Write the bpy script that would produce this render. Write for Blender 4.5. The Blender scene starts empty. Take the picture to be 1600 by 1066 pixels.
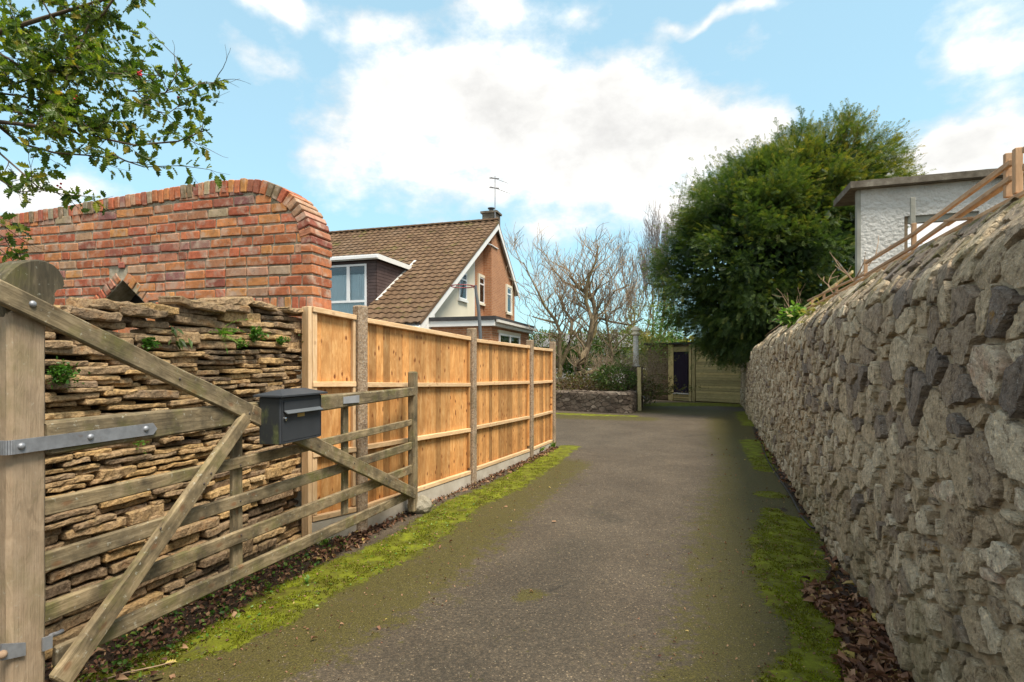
import bpy, math, random
import numpy as np
from mathutils import Vector, Matrix
from mathutils.noise import noise as pnoise
random.seed(7); np.random.seed(7)
S = bpy.context.scene
COL = S.collection
F, CX, HY, CH = 860.0, 800.0, 570.0, 1.5

# ---------------------------------------------------------------- camera
cam = bpy.data.cameras.new('camera'); camo = bpy.data.objects.new('camera', cam); COL.objects.link(camo)
camo.location = (0, 0, CH); camo.rotation_euler = (math.radians(90), 0, 0)
cam.sensor_fit = 'HORIZONTAL'; cam.sensor_width = 36; cam.lens = 36*F/1600
cam.shift_y = 37/1600; cam.clip_start = 0.05; cam.clip_end = 4000
S.camera = camo

# ---------------------------------------------------------------- light
SUN_EL, SUN_AZ = 61.0, 138.0      # azimuth measured clockwise from +Y (view direction): behind the camera
S.view_settings.view_transform = 'Standard'; S.view_settings.look = 'None'
S.view_settings.gamma = 1; S.view_settings.use_curve_mapping = False
S.view_settings.exposure = 1.52
W = bpy.data.worlds.new('World'); S.world = W; W.use_nodes = True
sun = bpy.data.lights.new('sun', 'SUN'); suno = bpy.data.objects.new('sun', sun); COL.objects.link(suno)
sun.energy = 2.3; sun.angle = math.radians(22); sun.color = (1.0, 0.90, 0.76)
az, el = math.radians(SUN_AZ), math.radians(SUN_EL)
sd = Vector((math.sin(az)*math.cos(el), math.cos(az)*math.cos(el), math.sin(el)))
suno.rotation_euler = sd.to_track_quat('Z', 'Y').to_euler(); suno.location = (0, -5, 12)

class NT:
    """tiny node-graph writer"""
    def __init__(s, tree):
        s.t = tree; s.t.nodes.clear()
    def n(s, typ, ins=None, **kw):
        nd = s.t.nodes.new(typ)
        for k, v in kw.items(): setattr(nd, k, v)
        if ins:
            for k, v in ins.items():
                s.put(nd.inputs[k], v)
        return nd
    def put(s, sock, v):
        if isinstance(v, bpy.types.NodeSocket): s.t.links.new(v, sock)
        elif isinstance(v, tuple) and len(v) == 3 and sock.type == 'RGBA': sock.default_value = (*v, 1)
        else: sock.default_value = v
    def math(s, op, a, b=None, c=None, clamp=False):
        nd = s.n('ShaderNodeMath', operation=op, use_clamp=clamp); s.put(nd.inputs[0], a)
        if b is not None: s.put(nd.inputs[1], b)
        if c is not None: s.put(nd.inputs[2], c)
        return nd.outputs[0]
    def vmath(s, op, a, b=None):
        nd = s.n('ShaderNodeVectorMath', operation=op); s.put(nd.inputs[0], a)
        if b is not None: s.put(nd.inputs[1], b)
        return nd.outputs['Value'] if op in ('DISTANCE', 'LENGTH', 'DOT_PRODUCT') else nd.outputs[0]
    def mix(s, f, a, b, mode='MIX'):
        nd = s.n('ShaderNodeMix', data_type='RGBA', blend_type=mode)
        s.put(nd.inputs[0], f); s.put(nd.inputs[6], a); s.put(nd.inputs[7], b)
        return nd.outputs[2]
    def ramp(s, f, stops, interp='LINEAR'):
        nd = s.n('ShaderNodeValToRGB'); cr = nd.color_ramp; cr.interpolation = interp
        while len(cr.elements) < len(stops): cr.elements.new(0.5)
        for e, (p, c) in zip(cr.elements, stops):
            e.position = p; e.color = (*c, 1) if isinstance(c, tuple) else (c, c, c, 1)
        s.put(nd.inputs[0], f)
        return nd.outputs[0]
    def mr(s, v, a, b, c=0.0, d=1.0):
        nd = s.n('ShaderNodeMapRange', {0: v, 1: a, 2: b, 3: c, 4: d}); return nd.outputs[0]
    def noise(s, vec, scale, detail=4, rough=0.55, col=False):
        nd = s.n('ShaderNodeTexNoise', {'Vector': vec, 'Scale': scale, 'Detail': detail, 'Roughness': rough})
        return nd.outputs[1 if col else 0]
    def voro(s, vec, scale, feat='F1', out='Distance', rnd=1.0):
        nd = s.n('ShaderNodeTexVoronoi', {'Vector': vec, 'Scale': scale, 'Randomness': rnd}, feature=feat)
        return nd.outputs[out]
    def coord(s, scale=(1, 1, 1), rnd=0.0, which='Object'):
        tc = s.n('ShaderNodeTexCoord').outputs[which]
        v = tc
        if rnd:
            r = s.n('ShaderNodeObjectInfo').outputs['Random']
            v = s.vmath('ADD', v, s.n('ShaderNodeCombineXYZ', {0: s.math('MULTIPLY', r, rnd), 1: s.math('MULTIPLY', r, rnd*1.7), 2: s.math('MULTIPLY', r, rnd*0.6)}).outputs[0])
        if scale != (1, 1, 1): v = s.vmath('MULTIPLY', v, scale)
        return v
    def attr(s, name):
        return s.n('ShaderNodeAttribute', attribute_name=name).outputs['Fac']
    def bump(s, h, strength=0.5, dist=0.01, normal=None):
        nd = s.n('ShaderNodeBump', {'Height': h, 'Strength': strength, 'Distance': dist})
        if normal is not None: s.put(nd.inputs['Normal'], normal)
        return nd.outputs[0]
    def out(s, color, rough=0.8, normal=None, spec=0.3, metal=0.0, **kw):
        b = s.n('ShaderNodeBsdfPrincipled', {'Base Color': color, 'Roughness': rough, 'Metallic': metal, 'Specular IOR Level': spec})
        if normal is not None: s.put(b.inputs['Normal'], normal)
        for k, v in kw.items(): s.put(b.inputs[k.replace('_', ' ')], v)
        o = s.n('ShaderNodeOutputMaterial'); s.t.links.new(b.outputs[0], o.inputs[0])
        return b
MATS = {}
def newmat(name):
    m = bpy.data.materials.new(name); m.use_nodes = True; MATS[name] = m
    return NT(m.node_tree)

# ---------------------------------------------------------------- sky: Nishita with broken cloud
def build_world():
    t = NT(W.node_tree)
    sky = t.n('ShaderNodeTexSky', sky_type='NISHITA', sun_disc=False, sun_elevation=el, sun_rotation=az, air_density=1.0, dust_density=1.0, ozone_density=1.0)
    d = t.vmath('NORMALIZE', t.n('ShaderNodeTexCoord').outputs['Generated'])
    warp = t.vmath('MULTIPLY', t.vmath('SUBTRACT', t.noise(d, 3.2, 4, 0.6, col=True), (0.5, 0.5, 0.5)), (0.22, 0.22, 0.22))
    dw = t.vmath('ADD', d, warp)
    def dirv(px, py):
        v = Vector(((px-CX)/F, 1, (HY-py)/F)); return v.normalized()
    blobs = [  # px, py, half-width px, half-height px, weight
        (660, 160, 170, 60, 1.0), (760, 190, 220, 80, 1.15), (930, 160, 210, 85, 1.15), (1060, 205, 160, 70, 1.1), (900, 265, 240, 70, 1.1), (1030, 330, 200, 60, .9),
        (580, 250, 110, 50, .9), (700, 290, 160, 40, .75), (620, 55, 110, 45, .8), (430, 85, 70, 38, .7), (740, 20, 90, 40, .8),
        (530, 205, 80, 28, .6), (130, 270, 130, 45, .9), (30, 290, 90, 40, .7), (430, 5, 60, 22, .9),
        (1570, 60, 120, 80, .9), (1580, 150, 80, 40, .7), (1500, 235, 150, 55, 1.15), (1440, 260, 120, 45, .9), (1090, 10, 110, 16, .9),
        (1000, 65, 60, 32, .75), (1160, 55, 60, 28, .55), (1200, 170, 60, 35, .55), (930, 12, 40, 18, .5), (1200, 320, 200, 60, .8), (880, 360, 200, 50, .5), (1480, 350, 160, 80, 1.0)]
    acc = None
    for px, py, hw, hh, w in blobs:
        c = dirv(px, py); k = math.cos(math.atan2(math.hypot(px-CX, py-HY), F))
        sx, sz = F/hw/k, F/hh/k
        right = Vector((c.y, -c.x, 0)).normalized(); up = right.cross(c)
        a = t.math('MULTIPLY', t.vmath('DOT_PRODUCT', dw, tuple(right)), sx)
        b = t.math('MULTIPLY', t.math('SUBTRACT', t.vmath('DOT_PRODUCT', dw, tuple(up)), 0.0), sz)
        r2 = t.math('ADD', t.math('MULTIPLY', a, a), t.math('MULTIPLY', b, b))
        g = t.math('MULTIPLY', t.math('EXPONENT', t.math('MULTIPLY', r2, -0.75)), w)
        g = t.math('MULTIPLY', g, t.math('GREATER_THAN', t.vmath('DOT_PRODUCT', dw, tuple(c)), 0.0))
        acc = g if acc is None else t.math('MAXIMUM', t.math('MULTIPLY', t.math('ADD', acc, g), 0.62), t.math('MAXIMUM', acc, g))
    sep = t.n('ShaderNodeSeparateXYZ', {0: d})
    # elsewhere in the sky the same broken cover, from plain noise
    other = t.math('MULTIPLY', t.mr(sep.outputs[1], 0.62, 0.3), t.mr(t.noise(dw, 2.6, 2, 0.5), 0.34, 0.54))
    acc = t.math('MAXIMUM', acc, t.math('MULTIPLY', other, 1.0))
    st = t.vmath('MULTIPLY', d, (1.0, 1.0, 1.6))
    fb = t.noise(st, 5.5, 9, 0.62)
    fb2 = t.noise(st, 16.0, 5, 0.6)
    dens = t.math('ADD', acc, t.math('MULTIPLY', t.math('SUBTRACT', fb, 0.5), 1.9))
    dens = t.math('ADD', dens, t.math('MULTIPLY', t.math('SUBTRACT', fb2, 0.5), 0.5))
    cov = t.mr(dens, 0.36, 0.88)
    cov = t.math('POWER', cov, 1.15)
    shade = t.mr(dens, 0.5, 1.5, 0.0, 1.0)
    skyc = t.mix(1.0, sky.outputs[0], (0.60, 0.96, 0.94), 'MULTIPLY')
    body = t.noise(t.vmath('ADD', st, (0.0, 0.0, 0.13)), 4.0, 6, 0.6)
    lit = t.mr(body, 0.36, 0.60, 0.82, 1.04)
    cl = t.mix(1.0, t.ramp(shade, [(0.0, (3.5, 3.65, 3.75)), (0.4, (4.5, 4.45, 4.3)), (1.0, (3.45, 3.42, 3.35))]), t.n('ShaderNodeCombineColor', {0: lit, 1: lit, 2: lit}).outputs[0], 'MULTIPLY')
    # thin high haze keeps the blue pale
    hz = t.mix(t.mr(sep.outputs[2], 0.0, 0.75, 0.65, 0.55), skyc, (2.2, 3.15, 3.45))
    full = t.mix(cov, hz, cl)
    bg = t.n('ShaderNodeBackground', {'Color': full, 'Strength': 0.1})
    o = t.n('ShaderNodeOutputWorld'); t.t.links.new(bg.outputs[0], o.inputs[0])
build_world()
W.cycles.sampling_method = 'MANUAL'; W.cycles.sample_map_resolution = 1024

# ---------------------------------------------------------------- object helpers
def tag(o, label=None, cat=None, group=None, kind=None):
    if label: o['label'] = label
    if cat: o['category'] = cat
    if group: o['group'] = group
    if kind: o['kind'] = kind
    return o
def link(o, parent=None):
    COL.objects.link(o)
    if parent is not None: o.parent = parent
    return o
def thing(name, loc, label, cat, group=None):
    """an Empty at the base of a thing; parts keep world coordinates through the inverse matrix"""
    o = bpy.data.objects.new(name, None); o.location = loc; o.empty_display_size = 0.2
    COL.objects.link(o); tag(o, label, cat, group); return o
def adopt(o, parent, world=None):
    """parent o so that `world` (Matrix or None = identity) stays its world matrix"""
    if parent is not None:
        o.parent = parent
        base = wmat(parent)
        o.matrix_local = base.inverted() @ (world if world is not None else Matrix.Identity(4))
    elif world is not None: o.matrix_world = world
    return o
WM = {}
def wmat(o):
    if o.name in WM: return WM[o.name]
    return Matrix.Translation(o.location) if o.parent is None else Matrix.Identity(4)
def mesh(name, verts, faces, mat=None, smooth=False, attrs=None):
    me = bpy.data.meshes.new(name)
    if isinstance(verts, np.ndarray): verts = verts.tolist()
    if isinstance(faces, np.ndarray): faces = faces.tolist()
    me.from_pydata([tuple(v) for v in verts], [], faces)
    if mat: me.materials.append(MATS[mat] if isinstance(mat, str) else mat)
    if smooth: me.shade_smooth()
    if attrs:
        for k, a in attrs.items():
            at = me.attributes.new(k, 'FLOAT', 'POINT'); at.data.foreach_set('value', np.asarray(a, dtype=np.float32))
    return me
def obj(name, me, parent=None, world=None, kind=None):
    o = bpy.data.objects.new(name, me); COL.objects.link(o); adopt(o, parent, world)
    WM[o.name] = world.copy() if world is not None else Matrix.Identity(4)
    if kind: o['kind'] = kind
    return o
class MB:
    """collects world-space geometry into one mesh; tone = one value per vertex"""
    def __init__(s): s.v = []; s.f = []; s.tone = []; s.n = 0
    def add(s, verts, faces, tone=0.5):
        b = s.n; s.v.extend([tuple(v) for v in verts]); s.f.extend([tuple(i+b for i in f) for f in faces])
        s.tone.extend([tone]*len(verts) if not hasattr(tone, '__len__') else tone); s.n += len(verts)
        return s
    def box(s, p0, p1, M=None, tone=0.5):
        x0, y0, z0 = p0; x1, y1, z1 = p1
        v = [(x0,y0,z0),(x1,y0,z0),(x1,y1,z0),(x0,y1,z0),(x0,y0,z1),(x1,y0,z1),(x1,y1,z1),(x0,y1,z1)]
        if M is not None: v = [M @ Vector(q) for q in v]
        f = [(0,3,2,1),(4,5,6,7),(0,1,5,4),(1,2,6,5),(2,3,7,6),(3,0,4,7)]
        return s.add(v, f, tone)
    def tube(s, pts, radii, sides=6, tone=0.5, cap=True):
        pts = [Vector(p) for p in pts]; n = len(pts); V = []; Fc = []
        ref = Vector((0, 0, 1))
        for i, p in enumerate(pts):
            d = (pts[min(i+1, n-1)] - pts[max(i-1, 0)])
            if d.length < 1e-9: d = Vector((0, 0, 1))
            d.normalize()
            r = ref if abs(d.dot(ref)) < 0.95 else Vector((1, 0, 0))
            a = d.cross(r).normalized(); b = d.cross(a)
            R = radii[i] if hasattr(radii, '__len__') else radii
            for k in range(sides):
                t = 2*math.pi*k/sides
                V.append(p + a*(math.cos(t)*R) + b*(math.sin(t)*R))
        for i in range(n-1):
            for k in range(sides):
                k2 = (k+1) % sides
                Fc.append((i*sides+k, i*sides+k2, (i+1)*sides+k2, (i+1)*sides+k))
        if cap:
            Fc.append(tuple(range(sides-1, -1, -1))); Fc.append(tuple((n-1)*sides+k for k in range(sides)))
        return s.add(V, Fc, tone)
    def prism(s, poly, a, b):
        """poly: 3D points of one face, extruded by vector from a to b (Vectors)"""
        n = len(poly); V = [Vector(p)+a for p in poly] + [Vector(p)+b for p in poly]
        f = [tuple(range(n-1, -1, -1)), tuple(range(n, 2*n))] + [(i, (i+1) % n, n+(i+1) % n, n+i) for i in range(n)]
        return s.add(V, f)
    def mesh(s, name, mat, smooth=False):
        return mesh(name, s.v, s.f, mat, smooth, {'tone': s.tone})
    def build(s, name, mat, parent=None, smooth=False, kind=None, label=None):
        o = obj(name, s.mesh(name, mat, smooth), parent, None, kind)
        if label: o['label'] = label
        return o
def px(x, y, Y):
    """world point seen at photograph position (x, y) at depth Y"""
    return Vector(((x-CX)/F*Y, Y, CH+(HY-y)/F*Y))
def ray(x, y, p, n):
    """where the sight line through (x, y) meets the plane (p, n)"""
    d = Vector(((x-CX)/F, 1, (HY-y)/F)); o = Vector((0, 0, CH)); n = Vector(n)
    return o + d*((Vector(p)-o).dot(n)/d.dot(n))
def block(L, D, H, segs=3, ch=0.006, jit=0.0, seed=0, taper=None, fx=6, rj=1.0):
    """a bar along local x with an eight-cornered (chamfered) section, ends drawn in; jit roughens it"""
    rnd = random.Random(seed); V = []; Fc = []
    xs = [-L/2, -L/2+ch] + [-L/2+L*i/segs for i in range(1, segs)] + [L/2-ch, L/2]
    ph = rnd.random()*100
    for i, x in enumerate(xs):
        end = i == 0 or i == len(xs)-1
        k = (x+L/2)/L
        tD, tH = (1, 1) if taper is None else (1+(taper[0]-1)*k, 1+(taper[1]-1)*k)
        d, h = D/2*tD, H/2*tH
        if end: d -= ch*.8; h -= ch*.8
        c = ch if not end else ch*0.6
        sec = [(-d, -h+c), (-d+c, -h), (d-c, -h), (d, -h+c), (d, h-c), (d-c, h), (-d+c, h), (-d, h-c)]
        for (a, b) in sec:
            if jit:
                q = Vector((x*fx+ph, a*7, b*9))
                n1 = pnoise(q)*jit; n2 = pnoise(q+Vector((9, 3, 1)))*jit; n3 = pnoise(q*1.3+Vector((0, 7, 5)))*jit
                V.append((x+n3+(rnd.random()-.5)*jit*.4*rj, a+n1+(rnd.random()-.5)*jit*.5*rj, b+n2*.8+(rnd.random()-.5)*jit*.35*rj))
            else: V.append((x, a, b))
    n = 8
    for i in range(len(xs)-1):
        for k in range(n):
            k2 = (k+1) % n
            Fc.append((i*n+k, i*n+k2, (i+1)*n+k2, (i+1)*n+k))
    Fc.append(tuple(range(n-1, -1, -1))); Fc.append(tuple((len(xs)-1)*n+k for k in range(n)))
    # orientation outwards
    return V, [tuple(reversed(f)) for f in Fc]
def frame(x, z, o):
    """matrix with local x along x, local z near z, origin o"""
    x = Vector(x).normalized(); z = Vector(z); y = z.cross(x).normalized(); z = x.cross(y)
    M = Matrix((x, y, z)).transposed().to_4x4(); M.translation = Vector(o); return M
def member(name, p0, p1, thick_dir, w0, w1, thick, mat, parent=None, jit=0.002, segs=None, ch=0.004, label=None):
    """timber from p0 to p1: thickness along thick_dir, width across; its own local axes so grain runs along it"""
    p0, p1 = Vector(p0), Vector(p1); L = (p1-p0).length
    x = (p1-p0).normalized(); t = Vector(thick_dir); t = (t - x*t.dot(x)).normalized(); z = x.cross(t)
    if segs is None: segs = max(2, min(10, int(L/0.25)))
    V, Fc = block(L, thick, w0, segs, ch, jit, random.randint(0, 9999), (1, w1/w0))
    M = Matrix((x, t, z)).transposed().to_4x4(); M.translation = (p0+p1)/2
    o = obj(name, mesh(name, V, Fc, mat), parent, M)
    if label: o['label'] = label
    return o
# ================================================================ materials
def srgb(r, g, b):
    f = lambda c: (c/255/12.92) if c/255 <= 0.04045 else ((c/255+0.055)/1.055)**2.4
    return (f(r), f(g), f(b))
def mat_flat(name, col, rough=0.6, spec=0.4, metal=0.0, var=0.15, scale=6, bump=0.1, bscale=60):
    t = newmat(name); v = t.coord(rnd=5)
    n = t.noise(v, scale, 5, 0.6)
    d = tuple(c*(1-var) for c in col); l = tuple(min(1, c*(1+var)) for c in col)
    c = t.ramp(n, [(0.3, d), (0.7, l)])
    t.out(c, rough, t.bump(t.noise(v, bscale, 4), bump, 0.004), spec, metal)
mat_flat('white_paint', (0.72, 0.72, 0.70), 0.45, 0.4, var=.05)
mat_flat('white_plastic', (0.74, 0.75, 0.76), 0.3, 0.5, var=.03)
mat_flat('cream_render', (0.68, 0.63, 0.50), 0.85, 0.2, var=.07, scale=1.2, bump=.3, bscale=90)
mat_flat('felt', (0.045, 0.045, 0.047), 0.85, 0.2, var=.3)
mat_flat('grey_pipe', (0.10, 0.11, 0.12), 0.5, 0.4, var=.1)
mat_flat('hoop_red', (0.22, 0.03, 0.035), 0.5, 0.4)
mat_flat('black_hose', (0.018, 0.017, 0.017), 0.45, 0.4)
mat_flat('pale_hose', (0.17, 0.21, 0.20), 0.5, 0.4)
mat_flat('old_nail', (0.07, 0.055, 0.045), 0.6, 0.4)
mat_flat('brass', (0.55, 0.42, 0.16), 0.35, 0.5, 0.8, var=.1)
mat_flat('chrome', (0.62, 0.62, 0.62), 0.2, 0.5, 1.0, var=.03, bump=0)
mat_flat('curtain', (0.84, 0.86, 0.86), 0.9, 0.1, var=.04)
mat_flat('dark_inside', (0.02, 0.019, 0.018), 0.9, 0.1)
mat_flat('purple_door', (0.020, 0.014, 0.035), 0.55, 0.3)
mat_flat('cladding', (0.085, 0.058, 0.055), 0.6, 0.3, var=.2)
mat_flat('lead', (0.30, 0.31, 0.33), 0.6, 0.4, var=.2)
mat_flat('white_column', (0.62, 0.61, 0.57), 0.8, 0.3, var=.15, scale=12)
mat_flat('aerial', (0.30, 0.30, 0.31), 0.4, 0.5, 0.7)
mat_flat('far_roof', (0.15, 0.145, 0.15), 0.8, 0.2, var=.2)
mat_flat('far_wall', (0.36, 0.36, 0.35), 0.85, 0.2, var=.1)
mat_flat('berry', (0.42, 0.012, 0.018), 0.25, 0.5, var=.2)
mat_flat('soil_far', (0.055, 0.045, 0.028), 0.95, 0.1, var=.4, scale=3, bump=.6, bscale=8)

def m_glass():
    t = newmat('window_glass')
    b1 = t.n('ShaderNodeBsdfTransparent', {0: (0.86, 0.9, 0.92, 1)}); b2 = t.n('ShaderNodeBsdfGlossy', {'Color': (0.9, 0.93, 0.95, 1), 'Roughness': 0.03})
    fr = t.n('ShaderNodeFresnel', {0: 1.45}).outputs[0]
    m = t.n('ShaderNodeMixShader', {0: t.math('ADD', fr, 0.01, clamp=True)}); t.t.links.new(b1.outputs[0], m.inputs[1]); t.t.links.new(b2.outputs[0], m.inputs[2])
    o = t.n('ShaderNodeOutputMaterial'); t.t.links.new(m.outputs[0], o.inputs[0])
m_glass()
def m_steel():
    t = newmat('galvanised_steel'); v = t.coord(rnd=3)
    n = t.noise(v, 14, 5, .7); n2 = t.voro(v, 60, out='Distance')
    c = t.ramp(n, [(0.3, (0.24, 0.25, 0.27)), (0.7, (0.36, 0.38, 0.41))])
    c = t.mix(t.mr(t.noise(v, 30, 4), .66, .8, 0, .5), c, (0.2, 0.13, 0.09))
    t.out(c, t.mr(n, .3, .7, .42, .6), t.bump(n2, .1, .002), .4, 0.55)
m_steel()
def m_mailbox():
    t = newmat('anthracite_metal'); v = t.coord()
    n = t.noise(v, 220, 2, .6)
    c = t.ramp(t.noise(v, 5, 4), [(.3, (0.028, 0.032, 0.038)), (.7, (0.042, 0.047, 0.054))])
    t.out(c, 0.5, t.bump(n, .35, .001), .45)
    # the end panel that has greened over
    t = newmat('greened_metal'); v = t.coord()
    n = t.noise(t.vmath('MULTIPLY', v, (1, 1, .35)), 16, 6, .65)
    z = t.n('ShaderNodeSeparateXYZ', {0: v}).outputs[2]
    k = t.math('ADD', n, t.mr(z, 1.26, .98, -.16, .12))
    c = t.mix(t.mr(k, .46, .68), (0.026, 0.029, 0.03), t.ramp(t.noise(v, 40, 4), [(.3, (0.05, 0.065, 0.02)), (.7, (0.14, 0.15, 0.06))]))
    t.out(c, .7, t.bump(n, .3, .002), .3)
m_mailbox()

def m_wood(name, stops, grain=(1.2, 22, 22), green=0.0, grey=0.0, knots=0.35, stain=(0.05, 0.045, 0.03), tint=0.12, pale=(.5, .5, .42), rough=0.8, bump=.5):
    """grain runs along local x of each timber"""
    t = newmat(name); v0 = t.coord(rnd=37); v = t.vmath('MULTIPLY', v0, grain)
    wob = t.noise(t.vmath('MULTIPLY', v0, (1.5, 6, 6)), 2.0, 3, .5)
    g = t.noise(t.vmath('ADD', v, t.n('ShaderNodeCombineXYZ', {1: t.math('MULTIPLY', wob, 5), 2: t.math('MULTIPLY', wob, 4)}).outputs[0]), 1.6, 6, .62)
    fine = t.noise(t.vmath('MULTIPLY', v0, (6, 160, 160)), 1.0, 3, .6)
    c = t.ramp(g, stops)
    c = t.mix(t.mr(fine, .45, .75, 0, .35), c, t.mix(1.0, c, (0.55, 0.5, 0.45), 'MULTIPLY'))
    r = t.n('ShaderNodeObjectInfo').outputs['Random']
    c = t.mix(1.0, c, t.ramp(r, [(0, (1-tint*1.5,)*3), (.5, (1.0, 1.0, 1.0)), (1, (1+tint, 1+tint*.8, 1+tint*.5))]), 'MULTIPLY')
    if knots:
        kv = t.vmath('MULTIPLY', t.vmath('ADD', v0, t.vmath('MULTIPLY', t.noise(v0, 9, 2, .5, col=True), (.05, .03, .03))), (5.0, 9, 9)); ks = t.n('ShaderNodeSeparateXYZ', {0: kv}); vn = t.n('ShaderNodeTexVoronoi', {'Vector': t.n('ShaderNodeCombineXYZ', {0: ks.outputs[0], 1: ks.outputs[2]}).outputs[0], 'Scale': 1.0}, voronoi_dimensions='2D')
        kd = vn.outputs['Distance']
        pick = t.mr(t.n('ShaderNodeSeparateColor', {0: vn.outputs['Color']}).outputs[0], .52, .54)
        kn = t.math('MULTIPLY', t.mr(kd, .07, .13, 1, 0), pick)
        halo = t.math('MULTIPLY', t.mr(kd, .12, .34, .8, 0), pick)
        c = t.mix(t.math('MULTIPLY', halo, knots), c, t.mix(1.0, c, (1.35, 1.4, 1.5), 'MULTIPLY'))
        ring = t.math('MULTIPLY', t.mr(t.math('ABSOLUTE', t.math('SUBTRACT', kd, .15)), .0, .035, .9, 0), pick)
        c = t.mix(t.math('MULTIPLY', kn, knots*1.8, clamp=True), c, (0.20, 0.075, 0.025))
        c = t.mix(t.math('MULTIPLY', ring, knots, clamp=True), c, t.mix(1.0, c, (0.6, 0.45, 0.35), 'MULTIPLY'))
    big = t.noise(t.coord(), 2.3, 5, .62); big2 = t.noise(t.coord(rnd=7), 5.5, 5, .65)
    if grey: c = t.mix(t.mr(big2, .42, .66, 0, grey), c, stain)
    if green:
        c = t.mix(t.mr(t.noise(v0, 4.5, 6, .7), .50, .72, 0, green), c, t.ramp(fine, [(.3, (0.075, 0.085, 0.016)), (.7, (0.16, 0.155, 0.04))]))
        c = t.mix(t.mr(t.noise(v0, 38, 4, .7), .62, .72, 0, green*.8), c, pale)
    if name == 'fence_board':
        zz = t.n('ShaderNodeSeparateXYZ', {0: t.n('ShaderNodeNewGeometry').outputs['Position']}).outputs[2]
        st = t.math('ADD', t.mr(big2, .45, .65, 0, .45), t.math('MULTIPLY', t.mr(zz, .6, .15), t.mr(big, .35, .6, .1, .7)))
        c = t.mix(t.math('MULTIPLY', st, 1.0, clamp=True), c, t.mix(1.0, c, (0.62, 0.50, 0.42), 'MULTIPLY'))
    h = t.math('ADD', t.math('MULTIPLY', g, .6), t.math('MULTIPLY', fine, .5))
    t.out(c, rough, t.bump(h, bump, .006), .25)
m_wood('gate_wood', [(.25, (0.11, 0.083, 0.047)), (.5, (0.25, 0.195, 0.115)), (.75, (0.40, 0.32, 0.20))], green=.8, grey=.8, knots=.3, stain=(0.045, 0.038, 0.026))
m_wood('stile_wood', [(.25, (0.27, 0.20, 0.13)), (.5, (0.38, 0.285, 0.19)), (.75, (0.47, 0.36, 0.25))], grain=(5, 9, 9), green=.35, grey=.25, knots=0, stain=(0.12, 0.10, 0.07), bump=.9)
m_wood('head_wood', [(.25, (0.035, 0.03, 0.02)), (.5, (0.085, 0.07, 0.045)), (.75, (0.17, 0.14, 0.09))], green=.45, grey=.5, knots=0)
m_wood('fence_board', [(.25, (0.40, 0.185, 0.060)), (.5, (0.57, 0.30, 0.108)), (.75, (0.70, 0.44, 0.20))], grain=(.9, 13, 13), knots=.6, tint=.28, rough=.7, bump=.25)
m_wood('fence_rail', [(.25, (0.50, 0.32, 0.16)), (.5, (0.64, 0.44, 0.25)), (.75, (0.74, 0.56, 0.36))], knots=.25, tint=.08, rough=.75, bump=.2)
m_wood('baluster_wood', [(.25, (0.30, 0.18, 0.10)), (.5, (0.44, 0.28, 0.165)), (.75, (0.56, 0.38, 0.24))], knots=.15, tint=.14, bump=.2)
m_wood('shed_board', [(.25, (0.42, 0.34, 0.15)), (.5, (0.60, 0.51, 0.26)), (.75, (0.70, 0.62, 0.36))], green=.15, grey=.12, knots=.2, tint=.22)
m_wood('dark_board', [(.25, (0.14, 0.10, 0.065)), (.5, (0.25, 0.185, 0.12)), (.75, (0.33, 0.26, 0.17))], green=.1, grey=.2, knots=.1, tint=.2)

def m_brick():
    t = newmat('old_brick'); v = t.coord(rnd=61)
    oc = t.n('ShaderNodeObjectInfo').outputs['Color']
    n = t.noise(v, 22, 6, .65); n2 = t.noise(v, 9, 4, .6)
    c = t.mix(1.0, oc, t.ramp(n, [(.25, (0.66, 0.62, 0.62)), (.55, (1.0, 1.0, 1.0)), (.8, (1.28, 1.22, 1.15))]), 'MULTIPLY')
    c = t.mix(t.mr(n2, .49, .68, 0, .8), c, (0.46, 0.35, 0.27))
    c = t.mix(t.mr(t.noise(v, 30, 5, .7), .55, .75, 0, .55), c, (0.40, 0.30, 0.23))
    c = t.mix(t.mr(t.noise(v, 60, 3), .63, .72, 0, .6), c, (0.07, 0.05, 0.045))
    h = t.math('ADD', n, t.math('MULTIPLY', t.noise(v, 120, 3), .35))
    t.out(c, .88, t.bump(h, .55, .006), .2)
    t = newmat('brick_mortar'); v = t.coord()
    c = t.ramp(t.noise(v, 18, 6, .65), [(.3, (0.24, 0.205, 0.145)), (.55, (0.42, 0.37, 0.28)), (.8, (0.54, 0.49, 0.40))])
    c = t.mix(t.mr(t.noise(v, 3, 5), .55, .7, 0, .5), c, (0.10, 0.10, 0.045))
    t.out(c, .95, t.bump(t.noise(v, 80, 4, .7), .8, .008), .1)
m_brick()
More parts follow.
